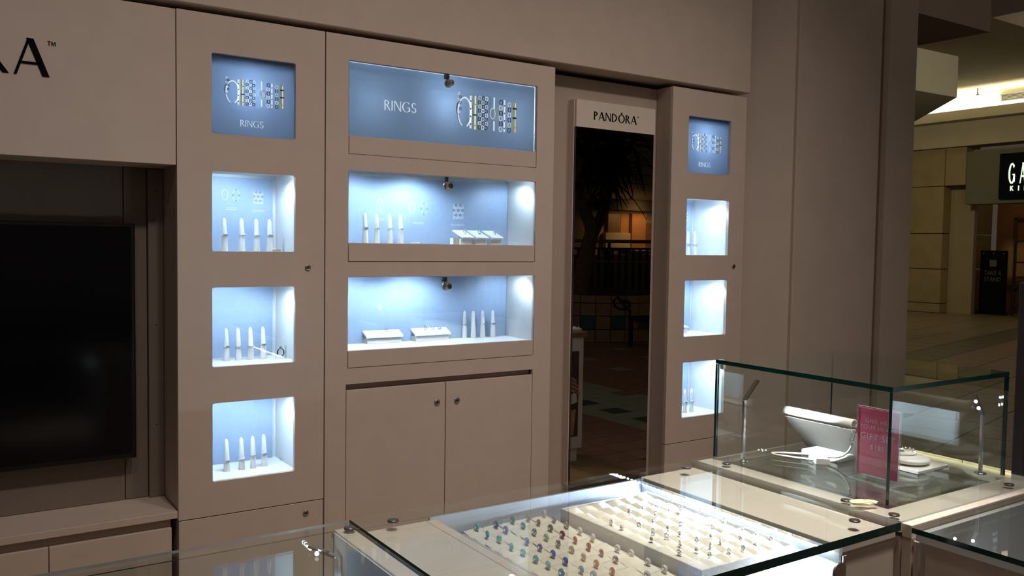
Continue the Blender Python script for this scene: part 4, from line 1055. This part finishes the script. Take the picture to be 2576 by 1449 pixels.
B = [(1199,1326,'teal'),(1248,1319,'navy blue'),(1289.5,1308,'dark green'),(1329,1302,'pale pink'),(1369,1291,'pale lilac'),
     (1226,1344,'teal'),(1272,1332,'violet'),(1316,1322,'sea green'),(1354.5,1314.5,'brown'),(1394,1306,'pink'),
     (1255.5,1355,'speckled aqua'),(1344,1338,'green and white'),(1384.6,1328,'brown'),(1425,1321,'rose flowered'),
     (1286.5,1374.7,'aqua'),(1325,1361,'periwinkle'),(1374,1351,'pale green'),(1414.6,1343.6,'maroon'),(1459,1335,'pale lilac'),
     (1315.7,1389,'aqua'),(1358,1376.6,'blue violet'),(1404,1367,'black and white'),(1446.7,1358,'red'),(1491,1351,'pale lilac'),
     (1347.7,1405.7,'sky blue'),(1391,1393,'bright blue'),(1438,1382.5,'olive gold'),(1480.6,1374.7,'red'),
     (1378.7,1421,'pale aqua'),(1422,1411.6,'bright blue'),(1468,1400,'coral patterned'),(1512.7,1390,'patterned red'),(1553.4,1378.6,'clear white'),
     (1412.7,1439.7,'light blue'),(1462,1433,'light blue'),(1500,1417.4,'orange'),(1548.6,1406.7,'dark maroon'),(1588.4,1391,'clear white'),
     (1493,1445.5,'pale blue'),(1540,1436.8,'red orange'),(1630,1412.5,'clear white'),(1628,1446,'clear white'),(1671.6,1431,'clear white')]
RW = ['back', 'second', 'third', 'fourth', 'fifth', 'sixth', 'seventh', 'eighth', 'ninth', 'tenth', 'eleventh', 'twelfth']
CW = ['leftmost', 'second', 'middle', 'fourth', 'rightmost']
ZB = -.6805
random.seed(5)
for (px, py, k) in B:
    v = on_z(px, py, ZB); ci = min(range(5), key=lambda i: abs(C1[i]-v[0])); ri = min(range(12), key=lambda i: abs(R1[i]-v[1]))
    t_ = thing('glass_bead', f'{k} glass bead, {CW[ci]} in the {RW[ri]} row of the left tray', 'bead', (v[0], v[1], ZB), 'coloured glass beads')
    t_.rotation_euler = (0, random.uniform(-.12,.12), -.12+random.uniform(-.2,.2)); s = random.uniform(1.02,1.14); t_.scale = (s, s, s)
    for nm, me in (('glass_ring', BME[k]), ('silver_core', COREM)):
        o = bpy.data.objects.new(nm, me); COL.objects.link(o); o.parent = t_
# ---- silver charms
def charm_meshes(kind):
    q = MB(); e = MB()
    if kind == 0:
        q.torus((0,0,0), .0040, .0024, (1,0,0), 16, 8, 1.3)
        for k in range(8): a = 2*PI*k/8; e.ball((.0012*(-1)**k, .0056*math.cos(a), .0056*math.sin(a)), .0017, 6)
    elif kind == 1:
        for k in range(6): a = 2*PI*k/6; q.torus((0, .0036*math.cos(a), .0036*math.sin(a)), .0022, .0008, (math.sin(a)*.4, math.cos(a), math.sin(a)), 10, 5)
        q.torus((-.003,0,0), .0032, .0010, (1,0,0), 14, 6); q.torus((.003,0,0), .0032, .0010, (1,0,0), 14, 6); e.ball((0,0,0), .0032, 8)
    else:
        q.torus((0,0,.0015), .0034, .0016, (1,0,0), 14, 6, 1.2); q.ball((-.001,.0,-.0042), .0030, 8); e.ball((0,-.0028,-.0042), .0024, 8); e.ball((0,.0028,-.0042), .0024, 8); e.ball((0,0,.0055), .0018, 6)
    return q.mesh('openwork', M['silver']), e.mesh('dark_inlay', M['oxide'])
CM = [charm_meshes(k) for k in range(3)]
CH = [(1583,1286),(1618,1277.5),(1653,1269.6),(1691,1259.5),(1684.6,1279.7),(1712,1279.5),(1650,1292),(1538,1313.6),(1564,1326),(1607.5,1320.8),(1644,1310.7),(1760,1283.5),(1680,1326.5),(1642.8,1336),(1714,1318),
      (1823,1310),(1792.7,1325.5),(1639,1355.4),(1677.4,1347.5),(1710.6,1341.7),(1867,1328),(1789,1347.6),(1710.6,1366),(1752.4,1357),(1812,1361.4),(1862.6,1354),(1903.5,1343),(1709,1388.6),(1752.4,1382),(1787,1371),(1785,1394),(1834,1386),(1869.6,1376.8),(1899.4,1366.3),(1939.6,1355.8)]
C6 = ['leftmost', 'second', 'third', 'fourth', 'fifth', 'rightmost']
ZCH = -.6615
seen = {}
for i, (px, py) in enumerate(CH):
    v = on_z(px, py, ZCH); ci = min(range(6), key=lambda k: abs(C2[k]-v[0])); ri = min(range(10), key=lambda k: abs(R2[k]-v[1])); kd = (i*7+i//3)%3
    lab = f'small silver charm, {C6[ci]} in the {RW[ri]} row of the right tray'
    if lab in seen: lab = f'second small silver charm on the {C6[ci]} cushion of the {RW[ri]} row, right tray'
    seen[lab] = 1
    t_ = thing('silver_charm', lab, 'charm', (v[0], v[1], ZCH), 'silver charms')
    t_.rotation_euler = (random.uniform(-.2,.2), random.uniform(-.2,.2), random.uniform(-.4,.8))
    for nm, me in zip(('openwork', 'dark_inlay'), CM[kd]):
        o = bpy.data.objects.new(nm, me); COL.objects.link(o); o.parent = t_

# ================================================================== KIOSK CABINET BEHIND THE GLASS BOX (also seen in the mirror)
kc = thing('kiosk_cabinet', 'kiosk cabinet with brown top slab and photo front, reflected in the tall mirror', 'cabinet', (3.56, 1.75, -1.57))
m_ = MB(); m_.bbox(3.425, 3.645, 1.932, 1.95, -1.47, -.66, .003); m_.build('front_frame', M['white'], kc)
m_ = MB(); m_.bbox(3.425, 3.645, 1.55, 1.931, -1.47, -.66, .003); m_.build('body', M['side_wood'], kc)
m_ = MB(); m_.box(3.45, 3.62, 1.57, 1.92, -1.57, -1.47); m_.build('plinth', M['white'], kc)
m_ = MB(); m_.bbox(3.40, 3.665, 1.52, 1.97, -.66, -.622, .003); m_.build('top_slab', M['brownslab'], kc)
m_ = MB(); m_.box(3.43, 3.60, 1.9502, 1.954, -1.38, -.76); ph = m_.build('photo_panel', M['photo_d'], kc)
def blob(pts, m_, nm):
    q = MB(); n = len(pts); q.add([(x, 1.9545, z) for x, z in pts]+[(x, 1.9541, z) for x, z in pts], [list(range(n))[::-1], [n+i for i in range(n)]]+[[i, n+i, n+(i+1)%n, (i+1)%n] for i in range(n)]); q.build(nm, m_, ph)
for k in range(4): blob([(3.46, -.89-.035*k), (3.58+.01*k, -.97-.03*k), (3.585+.01*k, -.99-.03*k), (3.46, -.915-.035*k)], M['skin'], 'printed_finger')
blob([(3.46,-1.11),(3.58,-1.05),(3.59,-1.13),(3.47,-1.16)], M['white'], 'printed_cuff')
blob([(3.455,-1.2),(3.58,-1.18),(3.56,-1.37),(3.445,-1.37)], M['skin'], 'printed_arm')
kt = thing('charm_tray', 'white tray of small silver charms on the brown kiosk top', 'tray', (3.53, 1.74, -.622))
q = MB(); q.bbox(3.43, 3.64, 1.56, 1.93, -.6215, -.598, .002); q.build('tray_box', M['white'], kt)
random.seed(9); q = MB()
for i in range(7):
    for j in range(12): q.ball((3.445+.03*i+random.uniform(-.004,.004), 1.575+.03*j+random.uniform(-.004,.004), -.592), random.uniform(.004,.0075), 6)
o = q.build('charm_cluster', M['silver'], kt); o['kind'] = 'stuff'

for o in (kc, kt): o.location[0] += .225; o.location[1] -= .306
# ================================================================== WHAT THE MIRROR SHOWS (hall behind the viewer's right shoulder)
def mir(px, py, z):
    v = on_z(px, py, z); return v[0], 6.524-v[1]
# floor tiles in the mirrored stretch
Q = .235
TG = {k: tile_mesh('tile', Q-.008, Q-.008, M[k]) for k in ('tile_r', 'tile_g', 'tile_dg')}
cand = []
for i in range(44):
    for j in range(44):
        x = 4.06+Q/2+Q*i; y = 2.4-Q*j
        u, v, w = project((x, 6.524-y, -1.57))
        if w > 0 and 1425 < u < 1655 and 850 < v < 1230:
            k = 'tile_g' if 4 <= i <= 8 else 'tile_r'
            if i == 5 and j % 2 == 1: k = 'tile_dg'
            if i == 8 and j % 4 == 0: k = 'tile_r'
            if i > 9 and (i*5+j*3) % 17 == 0: k = 'tile_g'
            cand.append((w, x, y, k))
cand.sort()
for (w, x, y, k) in cand[:290]: put(TG[k], 'tile', floor_o, x, y, -1.57)
for kk in ('tile_r', 'tile_g'):
    q = MB()
    for (w, x, y, k) in cand[290:]:
        if k[:6] == kk: q.box(x-Q/2+.004, x+Q/2-.004, y-Q/2+.004, y+Q/2-.004, -1.578, -1.57)
    if q.v: o = q.build('far_tiles', M[kk], floor_o); o['kind'] = 'stuff'
# tiled planter
pc = (9.66, -5.42); PR = 1.35
pt = thing('planted_tree', 'spiky yucca tree in a round planter of beige and teal tiles, in the mirror', 'planter', (pc[0], pc[1], -1.57))
q = MB(); q.lathe((pc[0], pc[1], -1.57), [(PR-.02,0),(PR-.02,.76),(PR-.12,.76),(PR-.12,.70),(.01,.68)], 40, smooth=False); q.build('planter_wall', M['floor'], pt)
nseg = 34
for lev, (z0, z1) in enumerate(((-1.57,-1.36),(-1.36,-1.14),(-1.14,-.93),(-.93,-.80))):
    for k in range(nseg):
        a0 = 2*PI*(k+.03)/nseg; a1 = 2*PI*(k+.97)/nseg; am = (a0+a1)/2
        if math.cos(am)*(0-pc[0])*.0 + (math.cos(am)*(3.0-pc[0])+math.sin(am)*(3.3-pc[1])) < -1.0: continue
        q = MB(); pts = [(pc[0]+R_*math.cos(a), pc[1]+R_*math.sin(a)) for (R_, a) in ((PR-.02,a0),(PR,a0),(PR,a1),(PR-.02,a1))]
        q.prism(pts, 2, z0+.008, z1-.008); q.build('tile', M['teal'] if (lev == 1 and k % 2 == 0) else M['planter_t'], pt)
# yucca tree
yt = pt; YV = 11.75
def mv(px, py): v_ = on_y(px, py, YV); return (v_[0], 6.524-v_[1], v_[2])
q = MB(); q.tube(spline([mv(1455,760), mv(1466,690), mv(1480,620), mv(1488,575), mv(1466,520), mv(1452,455), mv(1462,400)], 5), [.17-.0035*k for k in range(31)], 10)
q.tube(spline([mv(1484,600), mv(1500,570), mv(1522,520), mv(1532,450), mv(1538,390)], 5), [.11-.002*k for k in range(21)], 8); q.build('trunk', M['bark'], yt)
def leaf_mesh(L, w):
    q = MB(); n = 5; V = []; Fs = []
    for i in range(n+1):
        t_ = i/n; x = L*t_; z = -.22*L*t_*t_; ww = w*(.5+.8*t_ if t_ < .35 else .78*(1-t_)/.65+.01)
        V += [(x, -ww, z+.004), (x, 0, z-.008), (x, ww, z+.004)]
    for i in range(n):
        a = 3*i; Fs += [[a, a+1, a+4, a+3], [a+1, a+2, a+5, a+4]]
    q.add(V, Fs, False); return q.mesh('leaf', M['leaf'])
LM = [leaf_mesh(.80, .055), leaf_mesh(.66, .05), leaf_mesh(.95, .055)]
random.seed(21)
for ((hx, hy, hz), nn) in ((mv(1470,395), 60), (mv(1535,430), 90), (mv(1548,365), 75), (mv(1500,340), 45), (mv(1590,355), 28)):
    for k in range(nn):
        o = bpy.data.objects.new('leaf', LM[k % 3]); COL.objects.link(o); o.parent = yt
        o.location = (hx-ROOT[yt.name][0]+random.uniform(-.1,.1), hy-ROOT[yt.name][1]+random.uniform(-.1,.1), hz-ROOT[yt.name][2]+random.uniform(-.35,.35))
        o.rotation_euler = (random.uniform(-.3,.3), random.uniform(-1.1,.95), random.uniform(0, 2*PI))
# railing with bars
rl = thing('railing', 'black iron railing with grey handrails behind the planter, seen in the mirror', 'railing', (12, -5.5, -1.57))
ra, rb = np.array([9.5, -9.2]), np.array([15.5, -3.2])
def rpt(t_): return ra+(rb-ra)*t_
def seg_tube(m__, t0, t1, z, r): a, b = rpt(t0), rpt(t1); m__.tube([(a[0],a[1],z),(b[0],b[1],z)], r, 6)
for (z, r, m_) in ((.10,.035,'rail'),(-.05,.02,'iron'),(-.32,.03,'rail'),(-1.3,.02,'iron')):
    q = MB(); seg_tube(q, 0, 1, z, r); q.build('handrail' if m_ == 'rail' else 'bar_rail', M[m_], rl)
bar = None
for k in range(60):
    a = rpt((k+.5)/60)
    if bar is None:
        q = MB(); q.box(-.02, .02, -.02, .02, -1.3, -.05); bar = q.mesh('baluster', M['iron'])
    o = bpy.data.objects.new('baluster', bar); COL.objects.link(o); o.parent = rl; o.location = (a[0]-12, a[1]+5.5, 1.57)
for k in range(7):
    a = rpt(k/6); q = MB(); q.tube([(a[0],a[1],-1.57),(a[0],a[1],.08)], .035, 8); q.build('post', M['iron'], rl)
# bench arm
bn = thing('bench', 'black iron bench with scrolled arm beside the planter, seen in the mirror', 'bench', (9.6, -3.2, -1.57))
bx2, by2 = mir(1580, 872, -1.57)
spir = [(bx2-.02+(.13-.011*k)*math.cos(.7*k+2.2), by2-.10+(.13-.011*k)*math.cos(.7*k+2.2), -.90+(.13-.011*k)*math.sin(.7*k+2.2)) for k in range(11)]
q.tube([(bx2+.30, by2+.1, -1.1), (bx2+.12, by2+.02, -.98)]+spir, .022, 8) if False else None
q = MB(); q.tube([(bx2, by2, -1.12), (bx2+.02, by2+.02, -1.02)]+spir[::1], .022, 8); q.build('scroll_arm', M['iron'], bn)
q = MB(); q.bbox(bx2, bx2+.45, by2-.02, by2+1.2, -1.16, -1.10, .01); q.build('seat', M['iron'], bn)
q = MB(); q.bbox(bx2+.45, bx2+.50, by2-.02, by2+1.2, -1.10, -.55, .01); q.build('backrest', M['iron'], bn)
for (dx, dy) in ((.02,0),(.02,1.15),(.44,0),(.44,1.15)):
    q = MB(); q.box(bx2+dx, bx2+dx+.05, by2+dy-.02, by2+dy+.03, -1.57, -1.16); q.build('leg', M['iron'], bn)
# shop front at the end of the mirrored hall
def mpt(px, py, yv=19.0): v = on_y(px, py, yv); return v[0], v[2]
YM = 6.524-19.0
mb = MB(); mb.box(8, 26, YM-.2, YM-.1, -1.57, 3.8); mw = struct(mb, 'wall_hall', M['mall'])
def mrect(px0, py0, px1, py1, m_, nm, d=.04):
    x0, z1 = mpt(px0, py0); x1, z0 = mpt(px1, py1); q = MB(); q.bbox(x0, x1, YM-.1, YM-.1+d, z0, z1, .01); return struct(q, nm, m_, mw)
mrect(1430, 640, 1660, 800, M['board'], 'dark_sheet', .12)  # dark sheet added to keep the lit wall dark below the railing
mrect(1500, 500, 1650, 535, M['board'], 'shop_fascia', .5)
mrect(1530, 536, 1560, 640, M['brownslab'], 'shop_pillar', .1)
mrect(1585, 537, 1618, 632, M['orange'], 'lit_column', .2)
mrect(1563, 537, 1583, 632, M['orange'], 'lit_panel', .08)
mrect(1619, 560, 1640, 632, M['brownslab'], 'shop_pillar', .1)
mrect(1521, 585, 1585, 628, M['mall_pale'], 'white_poster', .15)
lx, lz = mpt(1595, 530)
spot('shop_lamp', (lx, YM+1.0, lz+.1), (lx, YM-.1, lz-1.0), 45, (1, .55, .22), 150, .9, .3)
